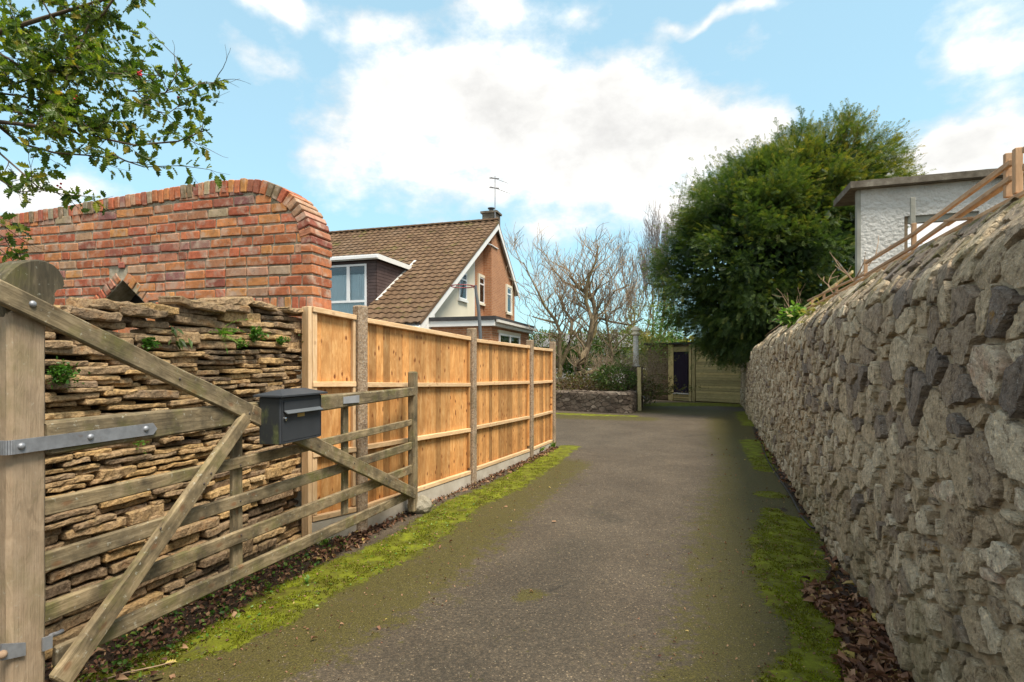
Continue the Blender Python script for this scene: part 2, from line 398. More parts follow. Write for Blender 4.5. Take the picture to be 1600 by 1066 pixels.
def m_stone():
    # limestone of the drystone wall: ochre to grey-brown
    t = newmat('drystone'); v = t.coord(rnd=43)
    oc = t.attr('tone'); r = t.n('ShaderNodeObjectInfo').outputs['Random']
    n = t.noise(v, 13, 7, .68); n2 = t.noise(v, 48, 4, .7)
    base = t.ramp(t.math('ADD', t.math('MULTIPLY', oc, .7), t.math('MULTIPLY', n, .3)), [(.1, (0.12, 0.085, 0.06)), (.3, (0.25, 0.18, 0.12)), (.5, (0.40, 0.28, 0.165)), (.7, (0.52, 0.34, 0.155)), (.9, (0.56, 0.43, 0.27))])
    c = t.mix(t.mr(n2, .56, .36, 0, .8), base, t.mix(1.0, base, (0.38, 0.35, 0.32), 'MULTIPLY'))
    c = t.mix(t.mr(n, .54, .66, 0, .6), c, t.mix(1.0, c, (1.45, 1.4, 1.3), 'MULTIPLY'))
    c = t.mix(t.mr(t.noise(v, 7, 5, .7), .56, .7, 0, .55), c, (0.30, 0.145, 0.05))
    up = t.n('ShaderNodeSeparateXYZ', {0: t.n('ShaderNodeNewGeometry').outputs['Normal']}).outputs[2]
    c = t.mix(t.math('MULTIPLY', t.mr(up, .2, .8), t.mr(n, .45, .6, 0, .35)), c, (0.12, 0.12, 0.04))
    h = t.math('ADD', n, t.math('MULTIPLY', n2, .5))
    t.out(c, .92, t.bump(h, 1.0, .02), .15)
    # carboniferous limestone of the right-hand wall: grey, brownish, lichen-flecked
    t = newmat('rubble_stone'); v = t.coord(); oc = t.attr('tone')
    n = t.noise(v, 11, 8, .7); n2 = t.noise(v, 55, 5, .72); n3 = t.noise(v, 130, 2, .6)
    layer = t.noise(t.vmath('MULTIPLY', v, (6, 5, 9)), 2.4, 7, .72)
    base = t.ramp(t.math('ADD', t.math('MULTIPLY', oc, .68), t.math('MULTIPLY', n, .34)), [(.14, (0.24, 0.205, 0.18)), (.32, (0.37, 0.295, 0.225)), (.46, (0.52, 0.415, 0.285)), (.62, (0.64, 0.525, 0.365)), (.80, (0.78, 0.69, 0.53)), (.97, (0.44, 0.20, 0.12))])
    c = t.mix(t.mr(layer, .44, .60, 0, .6), base, t.mix(1.0, base, (0.52, 0.49, 0.46), 'MULTIPLY'))
    c = t.mix(t.mr(n2, .50, .68, 0, .8), c, t.mix(1.0, c, (1.5, 1.47, 1.4), 'MULTIPLY'))
    pt = t.noise(v, 26, 6, .75)
    c = t.mix(t.mr(pt, .47, .36, 0, .9), c, t.mix(1.0, c, (0.30, 0.27, 0.25), 'MULTIPLY'))
    c = t.mix(t.mr(pt, .56, .66, 0, .7), c, t.mix(1.0, c, (1.5, 1.48, 1.42), 'MULTIPLY'))
    spk = t.math('MULTIPLY', t.mr(t.noise(v, 75, 4, .7), .60, .66), t.mr(t.noise(v, 4.3, 4), .44, .56))
    c = t.mix(t.math('MULTIPLY', spk, .75), c, (0.56, 0.55, 0.52))
    z = t.n('ShaderNodeSeparateXYZ', {0: v}).outputs[2]
    low = t.math('MULTIPLY', t.mr(z, .75, .0), t.mr(t.noise(v, 2.2, 5, .65), .42, .62))
    c = t.mix(t.math('MULTIPLY', low, .55), c, (0.165, 0.155, 0.05))
    topm = t.math('MULTIPLY', t.mr(z, 1.75, 2.1), t.mr(t.noise(v, 7, 5, .65), .50, .62))
    c = t.mix(t.math('MULTIPLY', topm, .8), c, t.ramp(n2, [(.3, (0.05, 0.06, 0.012)), (.7, (0.22, 0.19, 0.035))]))
    c = t.mix(t.math('MULTIPLY', t.mr(t.noise(v, 5.1, 3), .66, .70), t.mr(n, .5, .6)), c, (0.36, 0.19, 0.03))
    h = t.math('ADD', t.math('ADD', n, t.math('MULTIPLY', n2, .8)), t.math('ADD', t.math('MULTIPLY', layer, .8), t.math('MULTIPLY', n3, .25)))
    t.out(c, .88, t.bump(h, 1.0, .03), .22)
    t = newmat('wall_mortar'); v = t.coord()
    n = t.noise(v, 9, 7, .68); n2 = t.noise(v, 90, 4, .7)
    c = t.ramp(t.math('ADD', t.math('MULTIPLY', n, .7), t.math('MULTIPLY', n2, .3)), [(.3, (0.27, 0.22, 0.145)), (.55, (0.46, 0.38, 0.27)), (.75, (0.58, 0.50, 0.37))])
    z = t.n('ShaderNodeSeparateXYZ', {0: v}).outputs[2]
    c = t.mix(t.math('MULTIPLY', t.math('MAXIMUM', t.mr(z, .8, .1), t.mr(z, 1.7, 1.95)), t.mr(t.noise(v, 3.5, 6, .7), .44, .58, 0, .75)), c, (0.075, 0.08, 0.02))
    t.out(c, .95, t.bump(t.math('ADD', n, n2), .8, .012), .1)
    t = newmat('dark_stone'); v = t.coord(); oc = t.attr('tone')
    n = t.noise(v, 7, 7, .7)
    c = t.ramp(t.math('ADD', t.math('MULTIPLY', oc, .5), t.math('MULTIPLY', n, .5)), [(.2, (0.045, 0.034, 0.026)), (.5, (0.11, 0.085, 0.065)), (.8, (0.24, 0.20, 0.16))])
    t.out(c, .9, t.bump(n, .8, .02), .2)
    t = newmat('boulder'); v = t.coord()
    n = t.noise(v, 9, 7, .7); c = t.ramp(n, [(.3, (0.13, 0.12, 0.085)), (.5, (0.27, 0.24, 0.18)), (.7, (0.38, 0.35, 0.28))])
    t.out(c, .9, t.bump(n, .8, .02), .2)
m_stone()
def m_concrete():
    t = newmat('aggregate_concrete'); v = t.coord(rnd=9)
    vd = t.voro(v, 75, out='Color'); n = t.noise(v, 6, 5, .6)
    vr = t.n('ShaderNodeSeparateColor', {0: vd}).outputs[0]
    c = t.mix(.6, t.ramp(n, [(.3, (0.20, 0.145, 0.095)), (.7, (0.36, 0.27, 0.185))]), t.ramp(vr, [(0, (0.14, 0.095, 0.06)), (.5, (0.28, 0.20, 0.13)), (1, (0.42, 0.33, 0.24))]))
    c = t.mix(t.mr(t.noise(v, 60, 3, .6), .55, .68, 0, .6), c, (0.42, 0.40, 0.36))
    c = t.mix(t.mr(t.noise(v, 2.4, 5, .6), .55, .7, 0, .5), c, (0.075, 0.07, 0.03))
    t.out(c, .9, t.bump(t.voro(v, 75), .6, .004), .2)
    t = newmat('smooth_concrete'); v = t.coord(rnd=9)
    n = t.noise(v, 5, 6, .6)
    c = t.ramp(n, [(.3, (0.33, 0.29, 0.23)), (.7, (0.50, 0.46, 0.39))])
    t.out(c, .9, t.bump(t.noise(v, 60, 4), .3, .004), .2)
    t = newmat('coping_concrete'); v = t.coord()
    n = t.noise(v, 4, 7, .7); c = t.ramp(n, [(.3, (0.075, 0.062, 0.048)), (.55, (0.17, 0.15, 0.12)), (.75, (0.30, 0.28, 0.23))])
    t.out(c, .95, t.bump(t.noise(v, 40, 5, .7), .7, .01), .1)
    t = newmat('roughcast'); v = t.coord()
    h = t.voro(v, 16); h2 = t.noise(v, 28, 5, .65)
    c = t.ramp(t.noise(v, 2, 6, .65), [(.3, (0.52, 0.51, 0.48)), (.7, (0.66, 0.65, 0.62))])
    c = t.mix(t.mr(h2, .62, .75, 0, .5), c, (0.34, 0.32, 0.28))
    hh = t.math('ADD', t.math('MULTIPLY', h, -.6), h2)
    t.out(c, .92, t.bump(hh, 1.0, .035), .15)
    t = newmat('grey_quoin'); v = t.coord()
    t.out(t.ramp(t.noise(v, 3, 5), [(.3, (0.22, 0.22, 0.19)), (.7, (0.33, 0.33, 0.29))]), .9, t.bump(t.noise(v, 40, 4), .4, .01), .2)
m_concrete()
def m_house():
    t = newmat('house_brick'); v = t.coord(which='UV')
    b = t.n('ShaderNodeTexBrick', {'Vector': v, 'Color1': (0.42, 0.185, 0.085, 1), 'Color2': (0.33, 0.135, 0.062, 1), 'Mortar': (0.42, 0.31, 0.22, 1), 'Scale': 1.0, 'Mortar Size': 0.008, 'Bias': 0.0, 'Brick Width': 0.225, 'Row Height': 0.075})
    n = t.noise(t.coord(), 1.2, 6, .6)
    c = t.mix(t.mr(n, .35, .7, 0, .35), b.outputs[0], (0.22, 0.10, 0.055))
    c = t.mix(t.mr(t.noise(t.coord(), 9, 5, .6), .4, .7, 0, .3), c, (0.58, 0.31, 0.16))
    t.out(c, .88, t.bump(t.math('MULTIPLY', b.outputs[1], -1), .5, .01), .2)
    t = newmat('roof_tile'); v = t.coord(); r = t.n('ShaderNodeObjectInfo').outputs['Random']; oc = t.attr('tone')
    n = t.noise(v, 1.1, 5, .6); n2 = t.noise(v, 9, 5, .7)
    c = t.ramp(t.math('ADD', t.math('MULTIPLY', n2, .6), t.math('MULTIPLY', t.math('ADD', oc, r), .2)), [(.3, (0.070, 0.042, 0.024)), (.5, (0.130, 0.080, 0.046)), (.7, (0.185, 0.120, 0.072))])
    geo0 = t.n('ShaderNodeNewGeometry').outputs['Position']
    c = t.mix(t.mr(t.noise(geo0, .5, 4), .5, .65, 0, .3), c, (0.12, 0.095, 0.07))
    geo = t.n('ShaderNodeNewGeometry').outputs['Position']
    mz = t.math('MULTIPLY', t.mr(t.noise(geo, 1.6, 6, .75), .56, .66), .75)
    c = t.mix(mz, c, t.ramp(n2, [(.3, (0.05, 0.055, 0.012)), (.7, (0.15, 0.14, 0.03))]))
    t.out(c, .85, t.bump(n2, .4, .01), .2)
m_house()
def m_leafy(name, stops, rough=.55, trans=.3, spec=.35, bump=0):
    t = newmat(name); tone = t.attr('tone'); r = t.n('ShaderNodeObjectInfo').outputs['Random']
    c = t.ramp(tone, stops)
    v = t.coord()
    c = t.mix(t.mr(t.noise(v, 2.0, 4, .6), .35, .7, 0, .35), c, t.mix(1.0, c, (0.6, 0.65, 0.5), 'MULTIPLY'))
    p = t.n('ShaderNodeBsdfPrincipled', {'Base Color': c, 'Roughness': rough, 'Specular IOR Level': spec})
    tr = t.n('ShaderNodeBsdfTranslucent', {'Color': t.mix(1.0, c, (1.5, 1.6, .7), 'MULTIPLY')})
    m = t.n('ShaderNodeMixShader', {0: trans}); t.t.links.new(p.outputs[0], m.inputs[1]); t.t.links.new(tr.outputs[0], m.inputs[2])
    o = t.n('ShaderNodeOutputMaterial'); t.t.links.new(m.outputs[0], o.inputs[0])
m_leafy('holly_leaf', [(0, (0.03, 0.065, 0.014)), (.45, (0.09, 0.145, 0.022)), (.8, (0.19, 0.24, 0.035)), (.95, (0.34, 0.30, 0.05)), (1, (0.36, 0.25, 0.06))], rough=.38, spec=.4, trans=.45)
m_leafy('yew_leaf', [(0, (0.018, 0.038, 0.014)), (.25, (0.042, 0.082, 0.024)), (.55, (0.095, 0.142, 0.030)), (.85, (0.23, 0.215, 0.038)), (1, (0.33, 0.25, 0.05))], rough=.55, trans=.33)
m_leafy('shrub_leaf', [(0, (0.02, 0.042, 0.012)), (.4, (0.06, 0.105, 0.022)), (.75, (0.15, 0.20, 0.045)), (1, (0.28, 0.27, 0.08))], rough=.45, trans=.3)
m_leafy('olive_leaf', [(0, (0.09, 0.09, 0.03)), (.5, (0.22, 0.20, 0.06)), (1, (0.40, 0.34, 0.12))], trans=.35)
m_leafy('bramble_leaf', [(0, (0.05, 0.035, 0.022)), (.35, (0.15, 0.095, 0.055)), (.6, (0.10, 0.12, 0.03)), (1, (0.22, 0.20, 0.09))], trans=.25)
m_leafy('fresh_leaf', [(0, (0.03, 0.09, 0.015)), (.5, (0.08, 0.19, 0.03)), (1, (0.22, 0.32, 0.06))], rough=.4, trans=.35)
m_leafy('moss_tuft', [(0, (0.045, 0.040, 0.006)), (.35, (0.095, 0.095, 0.008)), (.7, (0.165, 0.19, 0.012)), (1, (0.27, 0.31, 0.022))], rough=.9, trans=.3, spec=.1)
m_leafy('dead_leaf', [(0, (0.035, 0.018, 0.012)), (.35, (0.12, 0.052, 0.03)), (.7, (0.24, 0.12, 0.07)), (.93, (0.36, 0.22, 0.13)), (1, (0.45, 0.36, 0.1))], rough=.7, trans=.15)
def m_bark(name, a, b, green=.4):
    t = newmat(name); v = t.coord(); n = t.noise(v, 9, 6, .7)
    c = t.ramp(n, [(.3, a), (.7, b)])
    c = t.mix(t.mr(t.noise(v, 2.0, 5), .45, .65, 0, green), c, (0.16, 0.14, 0.04))
    t.out(c, .9, t.bump(n, .6, .01), .15)
m_bark('bark', (0.13, 0.10, 0.065), (0.36, 0.285, 0.185), .55)
m_bark('twig', (0.26, 0.19, 0.13), (0.44, 0.34, 0.24), .2)
m_bark('twig_grey', (0.12, 0.10, 0.095), (0.2, 0.17, 0.155), .1)
m_bark('holly_bark', (0.06, 0.045, 0.035), (0.16, 0.12, 0.09), .3)
m_bark('dead_twig', (0.18, 0.12, 0.08), (0.42, 0.30, 0.2), .0)

def m_ground():
    t = newmat('mossy_asphalt'); v = t.coord()
    moss, soil, rough, olive = t.attr('moss'), t.attr('soil'), t.attr('rough'), t.attr('olive')
    n = t.noise(v, 1.1, 6, .62); chip = t.voro(v, 120, out='Color'); chipd = t.voro(v, 120); fine = t.noise(v, 190, 3, .7); mid = t.noise(v, 14, 7, .72)
    c = t.ramp(t.math('ADD', t.math('MULTIPLY', n, .55), t.math('MULTIPLY', mid, .45)), [(.32, (0.058, 0.044, 0.029)), (.5, (0.088, 0.069, 0.047)), (.68, (0.122, 0.098, 0.069))])
    sp = t.n('ShaderNodeSeparateColor', {0: chip}).outputs[0]
    c = t.mix(1.0, c, t.ramp(sp, [(0, (0.55, 0.55, 0.55)), (.45, (.92, .92, .92)), (.8, (1.15, 1.13, 1.1)), (.96, (1.45, 1.4, 1.3)), (.99, (2.8, 2.7, 2.5))]), 'MULTIPLY')
    c = t.mix(t.mr(chipd, .45, .75, 0, .4), c, (0.035, 0.029, 0.024))
    sm = t.noise(t.vmath('MULTIPLY', v, (1.0, .6, 1)), 1.3, 7, .7)
    c = t.mix(t.mr(sm, .5, .68, 0, .35), c, t.mix(1.0, c, (0.62, 0.60, 0.58), 'MULTIPLY'))
    wv = t.vmath('ADD', v, t.vmath('MULTIPLY', t.noise(v, 6, 5, .7, col=True), (.22, .22, 0)))
    ce = t.voro(wv, 0.9, feat='DISTANCE_TO_EDGE')
    crk = t.math('MULTIPLY', t.mr(ce, .010, .003), t.mr(t.noise(v, .8, 2), .52, .60))
    c = t.mix(t.math('MULTIPLY', crk, .75), c, (0.018, 0.015, 0.012))
    # ravelled patch: coarser, darker pits between pale chips
    rp = t.math('MULTIPLY', rough, t.mr(t.noise(v, 45, 5, .8), .42, .6))
    c = t.mix(t.math('MULTIPLY', rp, .8), c, (0.030, 0.026, 0.018))
    br = t.noise(v, 26, 8, .78); br2 = t.noise(v, 7, 5, .65)
    ol = t.mr(t.math('ADD', olive, t.math('MULTIPLY', t.math('SUBTRACT', t.math('ADD', t.math('MULTIPLY', br, .55), t.math('MULTIPLY', br2, .45)), .5), 4.4)), .40, .78)
    c = t.mix(t.math('MULTIPLY', ol, .8), c, t.ramp(t.math('ADD', t.math('MULTIPLY', fine, .6), t.math('MULTIPLY', br, .4)), [(.3, (0.030, 0.024, 0.007)), (.7, (0.110, 0.098, 0.014))]))
    grain = t.ramp(t.noise(v, 110, 3, .8), [(.36, (0.45, 0.42, 0.40)), (.5, (0.95, 0.95, 0.95)), (.62, (1.35, 1.3, 1.2)), (.70, (2.2, 2.1, 1.9))])
    c = t.mix(ol, c, t.mix(1.0, c, grain, 'MULTIPLY'))
    so = t.mr(t.math('ADD', soil, t.math('MULTIPLY', t.math('SUBTRACT', br, .5), 1.2)), .25, .45)
    c = t.mix(so, c, t.ramp(t.noise(v, 30, 8, .8), [(.36, (0.010, 0.006, 0.004)), (.47, (0.028, 0.017, 0.011)), (.58, (0.060, 0.038, 0.024)), (.70, (0.15, 0.11, 0.08))]))
    c = t.mix(so, c, t.mix(1.0, c, grain, 'MULTIPLY'))
    mo = t.mr(t.math('ADD', moss, t.math('MULTIPLY', t.math('SUBTRACT', t.math('ADD', t.math('ADD', t.math('MULTIPLY', br, .45), t.math('MULTIPLY', br2, .35)), t.math('MULTIPLY', t.noise(v, 2.6, 5, .7), .2)), .5), 4.6)), .46, .80)
    mc = t.ramp(t.math('ADD', t.math('MULTIPLY', t.noise(v, 5, 7, .75), .75), t.math('MULTIPLY', fine, .25)), [(.34, (0.050, 0.042, 0.006)), (.45, (0.095, 0.095, 0.006)), (.55, (0.15, 0.17, 0.007)), (.68, (0.24, 0.27, 0.010))])
    c = t.mix(mo, c, mc)
    h = t.math('ADD', t.math('MULTIPLY', chipd, -.5), t.math('MULTIPLY', fine, .4))
    h = t.math('ADD', h, t.math('MULTIPLY', t.math('MAXIMUM', mo, so), t.math('MULTIPLY', t.noise(v, 75, 6, .8), 2.2)))
    t.out(c, t.math('ADD', .72, t.math('MULTIPLY', mo, .2)), t.bump(h, .7, .007), .3)
m_ground()
# ================================================================ ground
def g(x, y):
    Y = CH*F/(y-HY); return ((x-CX)/F*Y, Y)
def field(X, Y, pts, sharp=(.55, 1.35)):
    out = np.zeros_like(X)
    q = [(*g(a, b), r) for a, b, r in pts]
    segs = list(zip(q, q[1:])) if len(q) > 1 else [(q[0], q[0])]
    for (x0, y0, r0), (x1, y1, r1) in segs:
        dx, dy = x1-x0, y1-y0; L = dx*dx+dy*dy+1e-9
        k = np.clip(((X-x0)*dx+(Y-y0)*dy)/L, 0, 1)
        d = np.hypot(X-x0-dx*k, Y-y0-dy*k)/(r0+(r1-r0)*k)
        t = np.clip((sharp[1]-d)/(sharp[1]-sharp[0]), 0, 1)
        out = np.maximum(out, t*t*(3-2*t))
    return out
MOSS = [[(150, 1064, .10), (280, 1020, .16), (380, 985, .22), (470, 925, .26), (545, 890, .28), (610, 862, .27), (660, 832, .26), (720, 790, .26), (790, 760, .27), (850, 722, .27), (890, 699, .22)],
        [(1232, 815, .26), (1228, 860, .31), (1235, 905, .27)], [(1225, 930, .18), (1262, 965, .20), (1305, 1000, .24), (1320, 1050, .28), (1290, 1090, .30)],
        [(1205, 773, .19)], [(1205, 795, .10), (1215, 815, .20)], [(1195, 735, .16), (1188, 715, .22), (1180, 690, .32)], [(1005, 633, .9), (1060, 632, 1.0), (1120, 632, 1.0), (1160, 634, 1.0)], [(864, 646, .30), (930, 649, .30), (985, 651, .25)], [(1172, 645, .5), (1176, 665, .28)]]
OLIVE = [[(1150, 650, .9), (1165, 690, .7), (1185, 730, .6), (1190, 780, .62), (1185, 850, .58), (1200, 930, .58), (1230, 1000, .62), (1240, 1090, .66)],
         [(300, 1080, .4), (470, 985, .46), (590, 920, .5), (680, 860, .48), (770, 800, .44), (880, 725, .45)], [(870, 650, .7), (1000, 655, .6)], [(830, 930, .12)], [(1020, 640, 1.6), (1130, 645, 1.4)]]
SOIL = [[(60, 1090, .34), (140, 1045, .34), (240, 985, .36), (350, 920, .37), (440, 875, .34), (520, 842, .25), (600, 800, .14), (700, 762, .09), (850, 706, .07)],
        [(1282, 928, .10), (1310, 945, .17), (1345, 975, .17), (1375, 1020, .17), (1410, 1090, .24)], [(1330, 930, .17), (1318, 870, .12), (1280, 812, .09), (1228, 742, .11), (1200, 700, .12), (1183, 660, .16)],
        [(1215, 795, .09)], [(1285, 905, .05)]]
ROUGH = [[(900, 855, .25), (840, 905, .45), (780, 960, .5), (830, 990, .5), (880, 960, .3)], [(960, 815, .15), (930, 800, .12)], [(700, 1040, .4)]]
xs = np.arange(-8, 11.01, .055); ys = np.arange(0.6, 26.01, .055)
GX, GY = np.meshgrid(xs, ys)
ff = lambda L, **k: np.maximum.reduce([field(GX, GY, p, **k) for p in L])
moss, olive, soil, roughp = ff(MOSS), ff(OLIVE, sharp=(.3, 1.6)), ff(SOIL), ff(ROUGH, sharp=(.2, 1.5))
# bare ground and planting left of the gate line
soil = np.maximum(soil, np.clip((-1.75+.29*(GY-4.75)+.12-GX)*8, 0, 1)*(GY < 5.2))
mossN = ff([MOSS[0], MOSS[1], MOSS[2]], sharp=(.8, 1.05))
def gz(X, Y):
    return 0.0
Z = 0.012*np.sin(GX*1.3+GY*.6)*np.sin(GY*.9) + .006*np.sin(GX*7.1+1)*np.sin(GY*6.3)*(moss)
pit = field(GX, GY, SOIL[1], sharp=(.6, 1.0)); Z = Z - .035*pit + .010*moss
ny, nx = GX.shape
idx = np.arange(nx*ny).reshape(ny, nx)
fc = np.stack([idx[:-1, :-1], idx[:-1, 1:], idx[1:, 1:], idx[1:, :-1]], -1).reshape(-1, 4)
me = bpy.data.meshes.new('driveway'); me.vertices.add(nx*ny)
me.vertices.foreach_set('co', np.stack([GX, GY, Z], -1).astype(np.float32).ravel())
me.loops.add(fc.size); me.loops.foreach_set('vertex_index', fc.ravel().astype(np.int32))
me.polygons.add(len(fc)); me.polygons.foreach_set('loop_start', np.arange(0, fc.size, 4, dtype=np.int32))
me.update(calc_edges=True); me.shade_smooth()
for k, a in (('moss', moss), ('olive', olive), ('soil', soil), ('rough', roughp)):
    at = me.attributes.new(k, 'FLOAT', 'POINT'); at.data.foreach_set('value', a.astype(np.float32).ravel())
me.materials.append(MATS['mossy_asphalt'])
tag(obj('driveway', me), 'worn tarmac driveway edged with green moss', kind='structure')
mb = MB(); mb.add([(-1500, -1500, -.06), (1500, -1500, -.06), (1500, 1500, -.06), (-1500, 1500, -.06)], [(0, 1, 2, 3)])
tag(mb.build('ground', 'soil_far', kind='structure'), 'earth beyond the driveway')
def hz(x, y):
    """height of the driveway surface"""
    i = min(max(int(round((y-0.6)/.055)), 0), ny-1); j = min(max(int(round((x+8)/.055)), 0), nx-1); return float(Z[i, j])

# ================================================================ rubble stonework: a sheet of split stones
def clip(poly, a, b, c):
    """keep the part of poly with a*x+b*y <= c"""
    out = []
    for i in range(len(poly)):
        p, q = poly[i], poly[(i+1) % len(poly)]
        dp, dq = a*p[0]+b*p[1]-c, a*q[0]+b*q[1]-c
        if dp <= 0: out.append(p)
        if dp*dq < 0:
            t = dp/(dp-dq); out.append((p[0]+(q[0]-p[0])*t, p[1]+(q[1]-p[1])*t))
    return out
def stone_cells(U, V, radius, aspect, seed, keep=None, vmap=None):
    """irregular cells over [0,U]x[0,V]; radius(u,v) local size; aspect stretches along u"""
    rnd = random.Random(seed); pts = []; cell = .08; grid = {}
    tries = int(U/aspect*V/(.055**2))
    for _ in range(tries):
        u, v = rnd.random()*U/aspect, rnd.random()*V
        r = radius(u*aspect, v)*(.55+.95*rnd.random()**1.2)
        ok = True; R = int(r/cell)+2; ci, cj = int(u/cell), int(v/cell)
        for i in range(ci-R, ci+R+1):
            for j in range(cj-R, cj+R+1):
                for (a, b, rr) in grid.get((i, j), ()):
                    if (a-u)**2+(b-v)**2 < ((r+rr)*.5)**2: ok = False; break
                if not ok: break
            if not ok: break
        if ok: pts.append((u, v, r)); grid.setdefault((ci, cj), []).append((u, v, r))
    cells = []
    for (u, v, r) in pts:
        if keep and not keep(u*aspect, v): continue
        s = r*1.35
        poly = [(max(0, u-s), max(0, v-s)), (min(U/aspect, u+s), max(0, v-s)), (min(U/aspect, u+s), min(V, v+s)), (max(0, u-s), min(V, v+s))]
        ci, cj = int(u/cell), int(v/cell); R = int(.55/cell)
        near = []
        for i in range(ci-R, ci+R+1):
            for j in range(cj-R, cj+R+1):
                for p in grid.get((i, j), ()):
                    if p[0] != u or p[1] != v: near.append(p)
        near.sort(key=lambda p: (p[0]-u)**2+(p[1]-v)**2)
        for (a, b, rr) in near[:22]:
            dx, dy = a-u, b-v; D = dx*dx+dy*dy
            w = (D + (r*r-rr*rr)*.35)/2
            poly = clip(poly, dx, dy, w + dx*u+dy*v)
            if len(poly) < 3: break
        if len(poly) < 3: continue
        parts = [poly]
        if rnd.random() < (.62 if r > .11 else .40):      # split stones: angular pieces and slivers
            a_ = rnd.random()*math.pi; ca, sa = math.cos(a_), math.sin(a_)
            d_ = ca*(u+rnd.uniform(-.25, .25)*r)+sa*(v+rnd.uniform(-.25, .25)*r)
            parts = [clip(poly, ca, sa, d_), clip(poly, -ca, -sa, -d_)]
        for q in parts:
            if len(q) < 3: continue
            ar = abs(sum(q[i][0]*q[(i+1) % len(q)][1]-q[(i+1) % len(q)][0]*q[i][1] for i in range(len(q))))/2
            if ar < .0016: continue
            cells.append(([(p[0]*aspect, p[1]) for p in q], u*aspect, v, r))
    return cells
def stone_mesh(poly, cu, cv, r, pos, rnd, out, gap, detail=1):
    """one proud stone from a cell outline; pos(u, v, out) -> world"""
    # unequal joints, corners knocked off, ragged edge
    n = len(poly); a = sum(p[0] for p in poly)/n; b = sum(p[1] for p in poly)/n
    sz = max(.02, min(max(p[0] for p in poly)-min(p[0] for p in poly), max(p[1] for p in poly)-min(p[1] for p in poly)))
    sh = 1-min(.5, gap*2/sz)
    P = [(a+(x-a)*sh, b+(y-b)*sh) for x, y in poly]
    Q = []
    for i in range(n):
        p, q = P[i], P[(i+1) % n]; L = math.hypot(q[0]-p[0], q[1]-p[1])
        if L < .008: continue
        c = .03+.10*rnd.random()
        k = max(2, min(9 if detail > 1 else 4, int(L/(.019 if detail > 1 else .05))+1))
        for j in range(k):
            t = c+(1-2*c)*j/(k-1)
            w = (rnd.random()-.5)*min(.014, L*.16)
            Q.append((p[0]+(q[0]-p[0])*t+w*(q[1]-p[1])/L, p[1]+(q[1]-p[1])*t-w*(q[0]-p[0])/L))
    m = len(Q)
    if m < 4: return None
    tx, ty = (rnd.random()-.5)*.24, (rnd.random()-.5)*.24; ph = rnd.random()*60
    def top(x, y, k):
        h = out*k + tx*(x-a)*.5 + ty*(y-b)*.5
        h += pnoise(Vector((x*9+ph, y*11, ph)))*.007
        return max(h, .002)
    V = [pos(x, y, -.03) for x, y in Q]
    rings = [(.992, .68), (.955, .98)] + ([(.6, 1.0)] if detail > 1 else [])
    for s, k in rings:
        for x, y in Q:
            xx, yy = a+(x-a)*s+(rnd.random()-.5)*.006, b+(y-b)*s+(rnd.random()-.5)*.006
            V.append(pos(xx, yy, top(xx, yy, k)+(rnd.random()-.5)*.003))
    V.append(pos(a, b, top(a, b, 1.0)))
    Fc = []
    for R in range(len(rings)):
        for i in range(m):
            j = (i+1) % m
            Fc.append((R*m+i, R*m+j, (R+1)*m+j, (R+1)*m+i))
    c = len(V)-1; R = len(rings)
    for i in range(m): Fc.append((R*m+i, R*m+(i+1) % m, c))
    return V, Fc
def proj(p):
    return (CX+F*p[0]/p[1], HY-F*(p[2]-CH)/p[1])
def parea(V):
    q = [proj(p) for p in V if p[1] > .3]
    if not q: return 0
    x0, x1 = max(0, min(a for a, b in q)), min(1600, max(a for a, b in q)); y0, y1 = max(0, min(b for a, b in q)), min(1066, max(b for a, b in q))
    return max(0, x1-x0)*max(0, y1-y0)

def wall_top(Y):
    for (a, za), (b, zb) in zip(WTP, WTP[1:]):
        if a <= Y <= b: return za+(zb-za)*(Y-a)/(b-a)
    return WTP[-1][1]
WTP = [(-50, 2.31), (13.2, 2.26), (15.0, 1.76), (16, 1.5), (40, 1.42)]
K = math.hypot(.372, 1); WN = Vector((-1, .372, 0))/K; WD = Vector((.372, 1, 0))/K
Y0, VF = 1.2, 1.80
def wpos(u, v, out=0):
    Y = Y0+u/K; wob = .02*math.sin(u*1.1)+.012*math.sin(u*3.3+v)
    base = Vector((.94+.372*Y, Y, 0)); n = WN
    if v <= VF: off, z = .015*v, v
    else:
        s = v-VF; a_ = min(1.0, s/.16)*.62; off = .015*VF+(.5*s*math.sin(a_) if s < .16 else .08*math.sin(.62)+(s-.16)*math.sin(.62)*1.25); z = VF+(s*(1-.10*a_) if s < .16 else .15+(s-.16)*math.cos(.62)); n = (WN*math.cos(a_)+Vector((0, 0, math.sin(a_))))
    return base - WN*(off+wob) + Vector((0, 0, z)) + n*out
